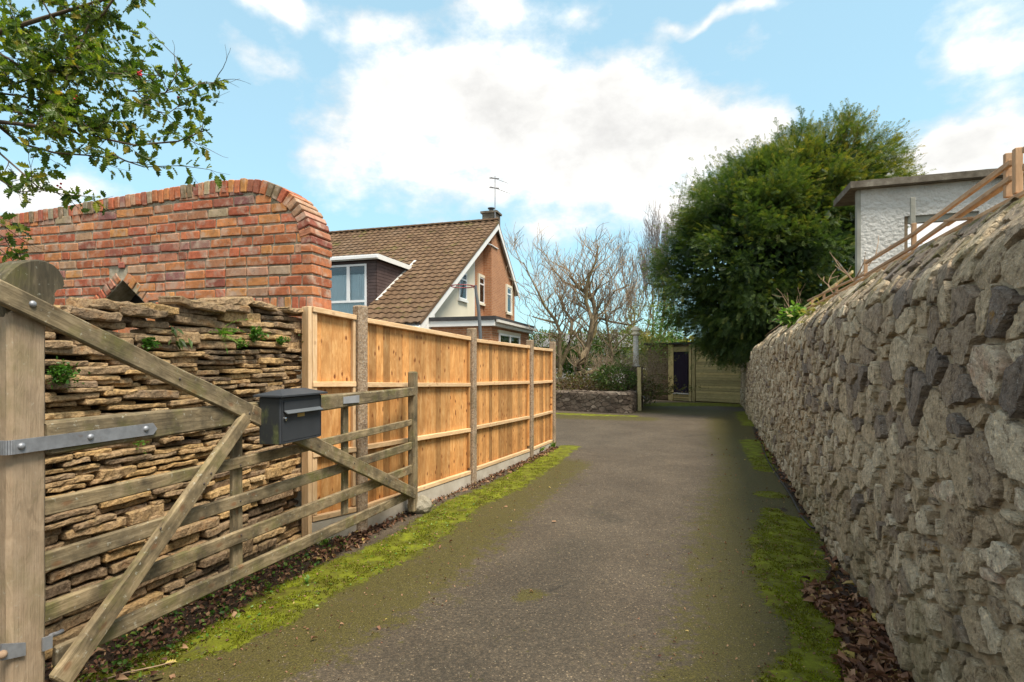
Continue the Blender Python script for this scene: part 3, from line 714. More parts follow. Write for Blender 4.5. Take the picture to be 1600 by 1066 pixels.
def build_right_wall():
    t = thing('stone_boundary_wall', (.94+.372*8, 8, 0), 'tall grey rubble stone wall running along the far side of the driveway', 'stone wall')
    U, Vv = 21.0, VF+.47
    def rad(u, v):
        Y = Y0+u/K
        if v > VF: return .14
        if v > 1.0 and Y < 4.2: return .165
        if v > 1.6: return .12
        return .086 if Y > 4.2 else .115
    def keep(u, v): return wpos(u, v).z < wall_top(Y0+u/K)+.02
    cells = stone_cells(U, Vv, rad, 1.3, 11, keep)
    rnd = random.Random(5); L = []
    for poly, cu, cv, r in cells:
        Y = Y0+cu/K
        near = Y < 6
        out = (.012+.026*rnd.random()**1.3)*(1.1 if near else 1.25)*(.8 if cv > VF else 1)
        res = stone_mesh(poly, cu, cv, r, wpos, rnd, out, .008+.020*rnd.random()**1.2 if cv < VF else .004+.009*rnd.random(), 2 if near else 1)
        if not res: continue
        tone = min(.93, max(.02, rnd.gauss(.50, .22)+(-.12 if cv > 1.1 and Y < 6 else .06)))
        if rnd.random() < .018 and Y < 5: tone = 1.0
        L.append((parea(res[0]), res, tone))
    L.sort(key=lambda q: -q[0])
    for a, (V, Fc), tone in L[:295]:
        obj('stone', mesh('stone', V, Fc, 'rubble_stone', False, {'tone': [tone]*len(V)}), t)
    mb = MB()
    for a, (V, Fc), tone in L[295:]: mb.add(V, Fc, tone)
    mb.build('small_stones', 'rubble_stone', t, kind='stuff')
    # mortar bed behind the stones, and the body of the wall
    mb = MB(); du, dv = .10, .085; nu, nv = int(U/du), int(Vv/dv)+1; V = []; 
    for i in range(nu+1):
        for j in range(nv+1):
            u, v = i*du, min(j*dv, Vv)
            p = wpos(u, v, .006*pnoise(Vector((u*9, v*9, 3)))-.004+.006*pnoise(Vector((u*25, v*25, 1))))
            zt = wall_top(Y0+u/K)
            if p.z > zt: p.z = zt
            V.append(p)
    Fc = [(i*(nv+1)+j, (i+1)*(nv+1)+j, (i+1)*(nv+1)+j+1, i*(nv+1)+j+1) for i in range(nu) for j in range(nv)]
    base = len(V)
    for i in range(nu+1):
        p = V[i*(nv+1)+nv]; q = p - WN*.25; V.append(q); V.append(Vector((q.x, q.y, 0)))
    for i in range(nu):
        a, b = i*(nv+1)+nv, (i+1)*(nv+1)+nv
        Fc.append((a, b, base+2*i+2, base+2*i)); Fc.append((base+2*i, base+2*i+2, base+2*i+3, base+2*i+1))
    mb.add(V, Fc); mb.build('mortar', 'wall_mortar', t, smooth=True)
    return t
build_right_wall()
# raised garden behind the wall
mb = MB(); V = []; yy = [-4, 1, 6, 12, 13.2, 15, 16, 20, 60]
for y in yy:
    z = wall_top(y)-.08
    V += [(.94+.372*y+.50, y, z), (.94+.372*y+40, y, z)]
mb.add(V, [(2*i, 2*i+1, 2*i+3, 2*i+2) for i in range(len(yy)-1)])
tag(mb.build('raised_garden', 'soil_far', kind='structure'), 'raised garden ground behind the stone wall')

# ================================================================ drystone wall behind the gate
DN = Vector((.9604, -.2785, 0)); DE = Vector((.2785, .9604, 0)); D0 = Vector((-1.75, 4.75, 0))
def build_drystone():
    t = thing('drystone_wall', (-2.2, 3.3, 0), 'drystone wall of thin honey coloured slabs behind the open gate', 'stone wall')
    rnd = random.Random(21); L = []
    z = 0.0; Lw = 3.15
    row = 0
    while True:
        frac = z/1.9
        h = (rnd.uniform(.060, .095) if frac < .22 else rnd.uniform(.036, .060) if frac < .45 else rnd.uniform(.029, .043) if frac < .86 else rnd.uniform(.045, .062))
        s = -rnd.random()*.2 + .035   # distance back from the right-hand end
        any_ = False
        while s < Lw:
            l = rnd.uniform(.13, .42) if frac > .2 else rnd.uniform(.16, .46)
            if frac > .86: l *= 1.35
            Y = 4.75-(s+l/2)*.96; top = 1.955-.075*(4.75-Y)
            zz = z*(top/1.955) + .012*math.sin((s+l)*2.1+z*3)
            if zz+h < top+.02:
                any_ = True
                hh = h*rnd.uniform(.62, .92) if rnd.random() > .10 else h*1.45
                l2 = min(l, l-.006-rnd.random()*.03)
                s0 = max(s, .03) if s < .03 else s
                dep = .17; off = rnd.uniform(-.040, .014)+ (-.06 if rnd.random() < .09 else 0)
                V, Fc = block(l2 if s >= .03 else l2-(.03-s), dep, hh, 8 if l2 > .2 else 6, min(.008, hh*.22), .0105, rnd.randint(0, 99999), None, 13, 1.2)
                c = D0 - DE*(s+l/2+(0 if s >= .03 else (.03-s)/2)) + DN*(off-dep/2) + Vector((0, 0, zz+h/2))
                M = frame(-DE, (0, 0, 1), c) @ Matrix.Rotation(rnd.uniform(-.045, .045), 4, 'Y') @ Matrix.Rotation(rnd.uniform(-.06, .06), 4, 'X') @ Matrix.Rotation(rnd.uniform(-.05, .05), 4, 'Z')
                tone = min(1, max(0, rnd.gauss(.56, .20) - (.16 if frac > .80 else 0) - (.10 if frac < .25 else 0)))
                L.append((parea([M @ Vector(p) for p in V]), V, Fc, M, tone))
            s += l
        z += h*.965; row += 1
        if not any_ and z > 1.5: break
        if z > 2.1: break
    # loose slabs lying along the top
    for (xp, yp, l, h, rot, tone) in [(168, 480, .33, .055, .05, .42), (206, 490, .3, .05, -.02, .35), (240, 484, .20, .05, .02, .75), (330, 481, .50, .05, -.04, .38), (352, 471, .34, .055, -.16, .45), (398, 477, .30, .045, .10, .5), (300, 478, .36, .05, .08, .4), (455, 486, .3, .04, .0, .5), (130, 492, .3, .05, .04, .3)]:
        p = ray(xp, yp, D0-DN*.06, DN)
        V, Fc = block(l, .2, h, 8, .010, .020, rnd.randint(0, 9999), None, 13, 1.1)
        M = frame(-DE, (0, 0, 1), p) @ Matrix.Rotation(-rot, 4, 'Y')
        L.append((parea([M @ Vector(q) for q in V])*3, V, Fc, M, tone))
    L.sort(key=lambda q: -q[0])
    for a, V, Fc, M, tone in L[:298]:
        obj('stone_slab', mesh('stone_slab', V, Fc, 'drystone', False, {'tone': [tone]*len(V)}), t, M)
    mb = MB()
    for a, V, Fc, M, tone in L[298:]: mb.add([M @ Vector(p) for p in V], Fc, tone)
    mb.build('small_slabs', 'drystone', t, kind='stuff')
    mb = MB(); a = D0-DN*.15; b = D0-DE*3.15-DN*.15
    mb.prism([a, b, b-DN*.3, a-DN*.3], Vector((0, 0, -.05)), Vector((0, 0, 1.66)))
    mb.build('earth_core', 'soil_far', t)
build_drystone()

# ================================================================ red brick wall
BO = Vector((-1.796, 4.95, 0)); BA = Vector((-.962, .273, 0)); BB = Vector((.273, .962, 0)); BT = .30
def bp(t, d, z): return BO + BA*t + BB*d + Vector((0, 0, z))
def btop(t):
    if t < .75: return 2.60+.64*math.sqrt(max(0, 1-((.75-t)/.75)**2))
    for (a, za), (b, zb) in zip(BTP, BTP[1:]):
        if a <= t <= b: return za+(zb-za)*(t-a)/(b-a)
    return BTP[-1][1]
BTP = [(.75, 3.24), (1.1, 3.255), (1.6, 3.235), (2.45, 3.195), (3.06, 3.16), (4.0, 3.13), (6, 3.08)]
BRICKC = [((.41, .128, .066), 30), ((.47, .18, .080), 26), ((.30, .105, .07), 8), ((.43, .19, .11), 12), ((.50, .23, .085), 12), ((.36, .27, .18), 5), ((.27, .13, .11), 6), ((.42, .24, .155), 7)]
def brick_col(rnd):
    c = rnd.choices([b[0] for b in BRICKC], [b[1] for b in BRICKC])[0]
    k = rnd.uniform(.82, 1.2); return (c[0]*k, c[1]*k*rnd.uniform(.92, 1.1), c[2]*k, 1)
def build_brick_wall():
    t = thing('brick_wall', tuple(bp(1.5, .15, 0)), 'old red brick wall with rounded end and small triangular opening', 'brick wall')
    rnd = random.Random(3)
    shapes = {}
    def brick(L, D, H, M, name='brick', col=None):
        k = (round(L, 3), round(D, 3), round(H, 3), rnd.randint(0, 5))
        if k not in shapes: 
            V, Fc = block(L, D, H, 3, .006, .006, rnd.randint(0, 9999)); shapes[k] = mesh('brick', V, Fc, 'old_brick')
        o = obj(name, shapes[k], t, M); o.color = col or brick_col(rnd)
        return o
    AP, HB = (2.235, 2.36), .37     # apex and half width of the opening at z = 2.05
    def in_tri(tt, z, grow):
        if z < 1.95: return False
        k = (AP[1]+grow*1.25-z)/(AP[1]-2.05)
        return k > 0 and abs(tt-AP[0]) < HB*k
    P = .0955; fr = frame(-BA, (0, 0, 1), (0, 0, 0))
    z = 1.995-3*P; row = 0
    while z < 3.15:
        hgt = P-.017; zc = z+hgt/2
        soldier = abs(z-1.995) < .02
        if soldier: hgt = .118; zc = z+hgt/2
        # where the curve lets this row start
        ts = 0.0
        if z > 2.45:
            while ts < .76 and btop(ts)-.135 < z+hgt*.75: ts += .01
        tt = ts; first = True
        lim = 4.75
        while tt < lim:
            if soldier and tt < 1.02: l = .062
            elif first and ts == 0: l = .225 if row % 2 == 0 else .105
            elif first: l = .10+.12*rnd.random()
            else: l = .225 if rnd.random() > .10 else .107
            tc = tt+l/2
            if btop(tc)-.135 < z+hgt*.6: 
                if btop(tc)-.135 < z+hgt*.2: tt += l+.016; first = False; continue
            if not in_tri(tc, zc, .115):
                jz = rnd.uniform(-.003, .003)+.010*math.sin(tc*1.7); jd = rnd.uniform(-.004, .004)
                corner = first and ts == 0
                D = (.14 if row % 2 == 0 else BT) if corner else .105
                M = frame(-BA, (0, 0, 1), bp(tc, D/2+jd, zc+jz)) @ Matrix.Rotation(rnd.uniform(-.012, .012), 4, 'Y')
                brick(l, D, hgt, M)
                if corner and row % 2 == 0:
                    brick(.11, .145, hgt, frame(-BA, (0, 0, 1), bp(.055+rnd.uniform(-.003, .003), .2265, zc)))
                if corner and soldier: pass
            tt += l+.016; first = False
        z += hgt+.017; row += 1
    # coping of bricks on edge, following the curve
    path = [(0.0, 2.50)]; a = 0
    while a <= 90: path.append((.75-.75*math.cos(math.radians(a)), 2.60+.64*math.sin(math.radians(a)))); a += 3
    q = .8
    while q < 4.9: path.append((q, btop(q))); q += .05
    acc = 0; step = .069; nextd = .05
    for (t0, z0), (t1, z1) in zip(path, path[1:]):
        L = math.hypot(t1-t0, z1-z0)
        while acc+L >= nextd:
            k = (nextd-acc)/L; tt, zz = t0+(t1-t0)*k, z0+(z1-z0)*k
            dt, dz = (t1-t0)/L, (z1-z0)/L; nt, nz = dz, -dt   # inward normal
            hgt = rnd.uniform(.118, .132); c = bp(tt+nt*hgt/2, BT/2+rnd.uniform(-.006, .004), zz+nz*hgt/2+rnd.uniform(-.004, .004))
            xw = BA*dt+Vector((0, 0, dz)); zw = BA*(-nt)+Vector((0, 0, -nz))
            col = None
            if rnd.random() < .28: c3 = rnd.choice([(.22, .19, .18), (.27, .24, .17), (.2, .15, .09)]); col = (*c3, 1)
            onflat = tt > .7
            o = brick(.060, BT+.012, round(hgt, 2), frame(xw, zw, c), 'coping_brick', col)
            step = .0705 if onflat else .0815
            nextd += step
        acc += L
    # splayed bricks round the triangular opening
    for sgn in (-1, 1):
        ex, ez = HB*sgn, -(AP[1]-2.05); Ls = math.hypot(ex, ez); dx, dz = ex/Ls, ez/Ls; nx_, nz_ = -dz*sgn, dx*sgn
        for i in range(5):
            d = .052+i*.082; c = bp(AP[0]+dx*d+nx_*.058, .055+rnd.uniform(-.004, .004), AP[1]+dz*d+nz_*.058)
            xw = BA*dx+Vector((0, 0, dz)); zw = BA*nx_+Vector((0, 0, nz_))
            brick(.066, .11, .105, frame(xw, zw, c) @ Matrix.Rotation(rnd.uniform(-.06, .06), 4, 'Y'))
    brick(.06, .11, .08, frame(-BA, (0, 0, 1), bp(AP[0], .05, AP[1]+.145)) @ Matrix.Rotation(1.57, 4, 'Y'))
    mb = MB(); st = .035; tt = .012
    while tt < 4.86:
        st = .012 if 1.82 < tt < 2.64 else .035; t1 = tt+st; tc = tt+st/2; top = min(btop(tt), btop(t1))-.06
        k = (AP[1]-2.05)*(1-abs(tc-AP[0])/HB)
        spans = [(0, top)] if k <= 0 else [(0, 1.98), (2.05+k, top)]
        for a0, b0 in spans:
            q = [bp(tt, .013, a0), bp(t1, .013, a0), bp(t1, .013, b0), bp(tt, .013, b0)]
            mb.prism(q, Vector((0, 0, 0)), BB*(BT-.026))
        tt = t1
    mb.build('mortar', 'brick_mortar', t)
    mb = MB(); mb.prism([bp(1.7, .27, 1.9), bp(2.8, .27, 1.9), bp(2.8, .27, 2.5), bp(1.7, .27, 2.5)], Vector((0, 0, 0)), BB*.012)
    mb.build('opening_shade', 'dark_inside', t)  # near-black sheet: the darkness inside the opening put into its colour
build_brick_wall()

# ================================================================ timber fence with concrete posts
def build_fence():
    t = thing('timber_fence', (-.5, 6.9, 0), 'new orange closeboard fence panels between concrete posts', 'fence')
    P = [(-1.675, 4.60), (-1.378, 5.0), (-.505, 6.9), (.29, 8.9), (.745, 10.1)]
    tops = [None, 2.035, 1.957, 1.898, 1.92]
    rails = [  # left/right heights of top, upper, lower, bottom rail
        ((1.985, 1.945), (1.335, 1.325), (.745, .74), (.21, .20)), ((1.93, 1.845), (1.315, 1.25), (.742, .688), (.195, .16)),
        ((1.83, 1.805), (1.257, 1.217), (.70, .655), (.175, .126)), ((1.79, 1.785), (1.205, 1.195), (.645, .64), (.12, .11))]
    for i in range(1, 5):
        x, y = P[i]; d = (Vector((*P[i], 0))-Vector((*P[i-1], 0))).normalized(); n = Vector((d.y, -d.x, 0))
        w = .105
        V, Fc = block(tops[i]+.1, .10, w, 6, .012, .004, i)
        M = Matrix((Vector((0, 0, 1)), -n, d)).transposed().to_4x4(); M.translation = Vector((x, y, tops[i]/2-.05))
        if M.to_3x3().determinant() < 0: M = Matrix((Vector((0, 0, 1)), n, d)).transposed().to_4x4(); M.translation = Vector((x, y, tops[i]/2-.05))
        obj('concrete_post', mesh('concrete_post', V, Fc, 'aggregate_concrete'), t, M)
    rnd = random.Random(8)
    for i in range(4):
        a, b = Vector((*P[i], 0)), Vector((*P[i+1], 0)); d = (b-a).normalized(); n = Vector((d.y, -d.x, 0)); L = (b-a).length
        a2 = a + d*(.055 if i else 0); b2 = b - d*.055; L2 = (b2-a2).length
        up = Vector((0, 0, 1)); R = rails[i]
        def at(s, z, o=0): return a2 + d*s + n*o + up*z
        nb = int(round(L2/.105)); sp = L2/nb
        for k in range(nb):
            s = (k+.5)*sp; f = s/L2; zt = R[0][0]+(R[0][1]-R[0][0])*f - .012
            o = member('board', at(s, R[3][0]+(R[3][1]-R[3][0])*f-.015, -.030), at(s, zt, -.030), n, sp+.008, sp+.008, .012, 'fence_board', t, .0015, 3, .002)
            o.rotation_euler.rotate_axis('X', .035)
        for j, (za, zb) in enumerate(R):
            hgt = .045
            member('rail', at(.002, za-(.022 if j == 0 else 0), .0), at(L2-.002, zb-(.022 if j == 0 else 0), .0), n, hgt, hgt, .045 if j else .055, 'fence_rail', t, .002)
        for s in ((.024, L2-.018) if i == 0 else (.016, L2-.016)):
            f = s/L2
            member('frame_batten', at(s, R[3][0]+.024, -.004), at(s, R[0][0]+(R[0][1]-R[0][0])*f-.046, -.004), n, .046 if s < .1 and i == 0 else .03, .046 if s < .1 and i == 0 else .03, .035, 'fence_board' if i else 'fence_rail', t, .001, 4)
        if i == 0:   # end post, a darker side showing
            member('end_post', at(-.022, -.05, -.035), at(-.022, 1.985, -.035), n, .036, .036, .10, 'fence_rail', t, .002, 4)
        zg = R[3][0]-.03; zg2 = R[3][1]-.03
        V = [at(-.01, -.1, -.035), at(L2+.01, -.1, -.035), at(L2+.01, zg2, -.035), at(-.01, zg, -.035)]
        mb = MB(); mb.prism(V, n*0, n*.05); mb.build('gravel_board', 'smooth_concrete', t)
build_fence()

# ================================================================ five-bar gate
GD = Vector((.255, 1, 0)).normalized(); GN = Vector((GD.y, -GD.x, 0)); G0 = Vector((-1.82, 2.16, 0))
def gp(x, y, off=0.0): return ray(x, y, G0+GN*off, GN)
def build_gate():
    t = thing('field_gate', (-1.6, 4.0, 0), 'weathered five bar wooden gate standing open against the wall', 'gate')
    def gm(name, A, B, off, thick, mat='gate_wood', jit=.004, ch=.006):
        """A, B = (x, y_top, y_bottom) in the photograph at both ends of the timber's centreline"""
        a0, a1 = gp(A[0], A[1], off), gp(A[0], A[2], off); b0, b1 = gp(B[0], B[1], off), gp(B[0], B[2], off)
        pa, pb = (a0+a1)/2, (b0+b1)/2; sl = (pb-pa).normalized(); c = math.sqrt(1-sl.z**2)
        return member(name, pa, pb, GN, (a0-a1).length*c, (b0-b1).length*c, thick, mat, t, jit, None, ch)
    gm('top_rail', (66, 659, 712), (646, 605, 618.5), -.02, .065, jit=.006, ch=.010)
    gm('rail', (66, 781, 808), (645, 654.5, 664), -.03, .026)
    gm('rail', (66, 865, 895), (643, 690.5, 702), -.03, .026)
    gm('rail', (66, 945, 974), (643, 726, 739.5), -.03, .026)
    gm('bottom_rail', (84, 1011, 1042), (640, 766.5, 779), -.03, .028)
    gm('brace', (-14, 431, 469), (390, 630.5, 659), .018, .035)
    gm('brace', (390, 630.5, 659), (648, 763, 781), .018, .035)
    # strut from the foot of the heel stile up to the long brace
    a, b = gp(112, 1040, .03), gp(384, 652, .03)
    a = gp(92, 1066, .03)
    member('strut', a, b, GN, .098, .078, .035, 'gate_wood', t, .004, None, .007)
    for xx, y0, y1, w in ((369, 652, 895, .078), (538.5, 621, 803, .072)):
        p0, p1 = gp(xx, y1, -.062), gp(xx, y0, -.062)
        member('upright', (p0.x, p0.y, p0.z), (p0.x, p0.y, p1.z), GN, w, w, .028, 'gate_wood', t, .003)
    p = gp(645, 700, -.03)
    member('toe_stile', (p.x, p.y, .03), (p.x, p.y, 1.432), GN, .088, .088, .075, 'gate_wood', t, .003, 6, .012)
    # heel stile: squared post with worn arrises
    p = gp(43.5, 700, 0); s0 = gp(13, 700, 0); s1 = gp(75, 700, 0); w = (s1-s0).length
    c = (s0+s1)/2 - GN*.075
    member('heel_stile', (c.x, c.y, .05), (c.x, c.y, 1.705), GN, w, w*.97, .15, 'stile_wood', t, .004, 12, .014)
    # swept head of the heel stile
    out = [(8, 437), (14, 428), (24, 418), (36, 410), (50, 406), (65, 405), (78, 408), (90, 414), (98, 422), (104, 433), (106, 444), (103, 451), (94, 453), (90, 459), (91, 470), (86, 484), (77, 500), (15, 500), (4, 470)]
    n = len(out); V = []
    rings = [(-.128, .95), (-.118, 1.0), (-.022, 1.0), (-.010, .95)]
    cx_, cy_ = 56, 452
    for off, s in rings:
        for (a_, b_) in out: V.append(gp(cx_+(a_-cx_)*s, cy_+(b_-cy_)*s, 0) + GN*off)
    Fc = [tuple(range(n)), tuple(range(4*n-1, 3*n-1, -1))]
    for r in range(3):
        for i in range(n): Fc.append((r*n+i, (r+1)*n+i, (r+1)*n+(i+1) % n, r*n+(i+1) % n))
    Vw = [Vector(q) for q in V]; M = Matrix((Vector((0, 0, 1)), GN, GD)).transposed().to_4x4(); M.translation = gp(56, 452)
    Mi = M.inverted(); obj('rounded_head', mesh('rounded_head', [Mi @ q for q in Vw], Fc, 'head_wood'), t, M)
    # strap hinge wrapped round the stile
    def strap(pts, h0, h1, off0, off1, tip=False):
        mb = MB()
        a0, a1 = gp(pts[0][0], pts[0][1], off1), gp(pts[0][0], pts[0][2], off1)
        b0, b1 = gp(pts[1][0], pts[1][1], off1), gp(pts[1][0], pts[1][2], off1)
        poly = [a1, b1] + ([gp(pts[1][0]+6, (pts[1][1]+pts[1][2])/2, off1)] if tip else []) + [b0, a0]
        mb.prism(poly, GN*0, GN*(off0-off1)); return mb
    mb = strap([(15, 688.5, 711), (238, 661, 679)], 0, 0, .024, .017, True)
    # return of the strap round the near arris
    e = gp(15, 699, 0)
    z0, z1 = gp(15, 711, .02).z, gp(15, 688.5, .02).z
    arc = []
    for k in range(7):
        a_ = math.radians(15*k); R = .022
        arc.append(e + GD*(-math.sin(a_)*R - .0) + GN*(.022-R+math.cos(a_)*R))
    arc.append(arc[-1]-GN*.14)
    for q0, q1 in zip(arc, arc[1:]):
        d = (q1-q0).normalized(); nn = Vector((d.y, -d.x, 0))
        mb.prism([Vector((q0.x, q0.y, z0)), Vector((q1.x, q1.y, z0)), Vector((q1.x, q1.y, z1)), Vector((q0.x, q0.y, z1))], Vector((0, 0, 0)), -nn*.006)
    hinge = mb.build('strap_hinge', 'galvanised_steel', t)
    def dome(name, c, r, h, mat, parent, nrm=GN):
        mb = MB(); V = []; nn = Vector(nrm).normalized(); a_ = nn.cross(Vector((0, 0, 1))).normalized(); b_ = nn.cross(a_)
        for ri, hh in ((1, 0), (.95, .35), (.7, .78), (.35, .97)):
            for k in range(10):
                q = 2*math.pi*k/10; V.append(Vector(c)+a_*math.cos(q)*r*ri+b_*math.sin(q)*r*ri+nn*h*hh)
        V.append(Vector(c)+nn*h)
        Fc = [(r_*10+k, r_*10+(k+1) % 10, (r_+1)*10+(k+1) % 10, (r_+1)*10+k) for r_ in range(3) for k in range(10)] + [(30+k, 30+(k+1) % 10, 40) for k in range(10)]
        mb.add(V, Fc); return mb.build(name, mat, parent, smooth=True)
    for x, y in ((33.5, 697.5), (141.5, 683), (228, 670)): dome('bolt', gp(x, y, .024), .0135, .010, 'galvanised_steel', hinge)
    dome('bolt', gp(51, 475, .036), .013, .010, 'galvanised_steel', t)
    for x, y, o in ((281, 592, .036), (390, 646, .036), (500, 698, .036), (554, 724, .036), (604, 748, .036), (330, 740, .048), (319, 756, .048), (251, 826, .048), (376, 727, -.016), (376, 783, -.016), (377, 836, -.016), (539, 731, -.016), (540, 700, -.016), (595, 672, -.016)):
        dome('nail', gp(x, y, o), .0065, .004, 'old_nail', t)
    # lower hinge clasp and the latch pin on the stile
    mb = strap([(0, 1006, 1032), (38, 1004, 1024)], 0, 0, .012, .004); lc = mb.build('hinge_clasp', 'galvanised_steel', t)
    dome('bolt', gp(3, 1023, .012), .016, .016, 'dead_twig', lc)
    mb = strap([(65, 997, 1018), (80, 992, 1012)], 0, 0, .012, .004)
    mb.tube([gp(78, 996, .0), gp(80, 993, -.02), gp(90, 990, -.05), gp(97, 986, -.06)], .009, 8); mb.build('hook_plate', 'galvanised_steel', t)
    # blue-grey latch plate on the top rail
    mb = strap([(536, 620.5, 631), (560.5, 617.5, 629)], 0, 0, .02, .014); mb.build('latch_plate', 'lead', t)
build_gate()
# gate post out at the near end
def build_gatepost():
    p = G0 - GD*.62 - GN*.05
    t = thing('gate_post', (p.x, p.y, 0), 'square wooden hanging post at the hinge end of the gate', 'gate post')
    member('post', (p.x, p.y, -.1), (p.x, p.y, 1.55), GN, .18, .18, .18, 'stile_wood', t, .004, 8, .012)
build_gatepost()

# ================================================================ mailbox
def build_mailbox():
    Fp = Vector((-1.371, 3.257, 0)); wd = GD; dd = -GN; Wd, Dp, z0, z1 = .413, .150, 1.023, 1.307
    t = thing('mailbox', tuple(Fp+Vector((0, 0, z0))), 'dark grey metal mailbox fixed to the gate top rail', 'mailbox')
    def q(w, d, z): return Fp + wd*w + dd*d + Vector((0, 0, z))
    def bx(w0, w1, d0, d1, za, zb, mb):
        return mb.prism([q(w0, d0, za), q(w1, d0, za), q(w1, d0, zb), q(w0, d0, zb)], Vector((0, 0, 0)), dd*(d1-d0))
    mb = MB()
    V, Fc = block(Wd, Dp, z1-z0, 4, .007, 0, 1)
    M = Matrix((wd, dd, Vector((0, 0, 1)))).transposed().to_4x4(); M.translation = q(Wd/2, Dp/2, (z0+z1)/2)
    mb.add([M @ Vector(p) for p in V], Fc if M.to_3x3().determinant() > 0 else [tuple(reversed(f)) for f in Fc])
    mb.build('body', 'anthracite_metal', t)
    # end panel, recessed edge returns
    mb = MB(); mb.prism([q(-.0015, .008, z0+.006), q(-.0015, Dp-.008, z0+.006), q(-.0015, Dp-.008, z1-.006), q(-.0015, .008, z1-.006)], Vector((0, 0, 0)), -wd*.0015)
    mb.build('end_panel', 'greened_metal', t)
    # door with frame line, flap and lip
    mb = MB(); bx(.018, Wd-.018, -.004, -.0005, z0+.018, z1-.098, mb); door = mb.build('door', 'anthracite_metal', t)
    mb = MB(); bx(.008, Wd-.008, -.007, -.0005, z0+.006, z0+.013, mb); bx(.008, .013, -.007, -.0005, z0+.0135, z1-.006, mb); bx(Wd-.013, Wd-.008, -.007, -.0005, z0+.0135, z1-.006, mb); mb.build('door_frame', 'anthracite_metal', t)
    mb = MB(); bx(.026, Wd-.026, -.008, -.0005, z1-.088, z1-.030, mb)
    fl = mb.build('slot_flap', 'anthracite_metal', t)
    mb = MB(); a = [q(.026, -.0085, z1-.081), q(.026, -.034, z1-.099), q(.026, -.032, z1-.103), q(.026, -.0085, z1-.089)]
    mb.prism(a, wd*0, wd*(Wd-.052)); mb.build('flap_lip', 'grey_pipe', fl)
    mb = MB(); bx(.155, .225, -.0065, -.0045, z1-.130, z1-.108, mb); mb.build('name_plate', 'brass', door)
    mb = MB(); c = q(.036, -.004, z0+.152); mb.tube([c, c-dd*.010, c-dd*.012], [.0115, .0115, .008], 12); mb.tube([c-dd*.0121, c-dd*.0128], [.0035, .0035], 8); mb.build('lock', 'chrome', door)
    # hipped lid with a thin turned-down edge
    o = .022; e0, e1 = z1+.001, z1+.011
    E = [q(-o, -o-.006, e0), q(Wd+o+.012, -o-.006, e0), q(Wd+o+.012, Dp+o, e0), q(-o, Dp+o, e0)]
    E2 = [p+Vector((0, 0, e1-e0)) for p in E]; r0, r1 = q(.10, Dp*.5, e1+.032), q(Wd-.08, Dp*.5, e1+.032)
    V = E+E2+[r0, r1]
    mb = MB(); mb.add(V, [(3, 2, 1, 0), (0, 1, 5, 4), (1, 2, 6, 5), (2, 3, 7, 6), (3, 0, 4, 7), (4, 5, 9, 8), (5, 6, 9), (6, 7, 8, 9), (7, 4, 8)])
    mb.build('lid', 'anthracite_metal', t)
    mb = MB(); bx(.12, .34, Dp, Dp+.018, z1-.12, z1-.06, mb); mb.build('bracket', 'galvanised_steel', t)
build_mailbox()

# ================================================================ boulder at the gate toe
def rock(name, c, r, mat, label, cat, seed):
    import bmesh
    bm = bmesh.new(); bmesh.ops.create_icosphere(bm, subdivisions=3, radius=1)
    rnd = random.Random(seed); pl = []
    for _ in range(11):
        n = Vector((rnd.gauss(0, 1), rnd.gauss(0, 1), rnd.gauss(0, 1))).normalized(); pl.append((n, rnd.uniform(.55, .85)))
    for v in bm.verts:
        p = v.co.copy()
        for n, d in pl:
            k = p.dot(n)
            if k > d: p -= n*(k-d)*.92
        p += Vector((pnoise(p*3), pnoise(p*3+Vector((5, 0, 0))), pnoise(p*3+Vector((0, 5, 0)))))*.06
        v.co = Vector((p.x*r[0], p.y*r[1], p.z*r[2]))
    me = bpy.data.meshes.new(name); bm.to_mesh(me); bm.free(); me.materials.append(MATS[mat])
    o = obj(name, me, None, Matrix.Translation(c)); tag(o, label, cat); return o
x, y = g(655, 800)
rock('boulder', (x, y, .060), (.135, .12, .115), 'boulder', 'pale rough boulder at the foot of the open gate', 'boulder', 4)
# ================================================================ leaf cards, twigs
def orient(n):
    """random rotation matrices (n,3,3)"""
    q = np.random.normal(size=(n, 4)); q /= np.linalg.norm(q, axis=1, keepdims=True)
    w, x, y, z = q.T
    return np.stack([np.stack([1-2*(y*y+z*z), 2*(x*y-z*w), 2*(x*z+y*w)], -1), np.stack([2*(x*y+z*w), 1-2*(x*x+z*z), 2*(y*z-x*w)], -1), np.stack([2*(x*z-y*w), 2*(y*z+x*w), 1-2*(x*x+y*y)], -1)], 1)
def basis(d, roll=None):
    """matrices whose x axis is d, z axis as upright as it can be, rolled at random"""
    n = len(d); d = d/np.maximum(1e-9, np.linalg.norm(d, axis=1, keepdims=True))
    up = np.tile([0., 0., 1.], (n, 1)); up[np.abs(d[:, 2]) > .97] = [1., 0, 0]
    y = np.cross(up, d); y /= np.linalg.norm(y, axis=1, keepdims=True); z = np.cross(d, y)
    if roll is not None:
        c, s = np.cos(roll)[:, None], np.sin(roll)[:, None]; y, z = y*c+z*s, z*c-y*s
    return np.stack([d, y, z], -1)
def stamp(tv, tf, P, R, s, tone, tvt=None):
    """copies of a template (tv verts, tf faces) at P with rotation R, scale s"""
    n, m = len(P), len(tv)
    V = np.einsum('nij,mj->nmi', R, tv)*np.asarray(s).reshape(-1, 1, 1) + P[:, None, :]
    Fc = (np.asarray(tf)[None] + (np.arange(n)*m)[:, None, None]).reshape(-1, np.asarray(tf).shape[1])
    T = np.repeat(tone, m) if tvt is None else (tone[:, None]+tvt[None]).ravel()
    return V.reshape(-1, 3), Fc, T
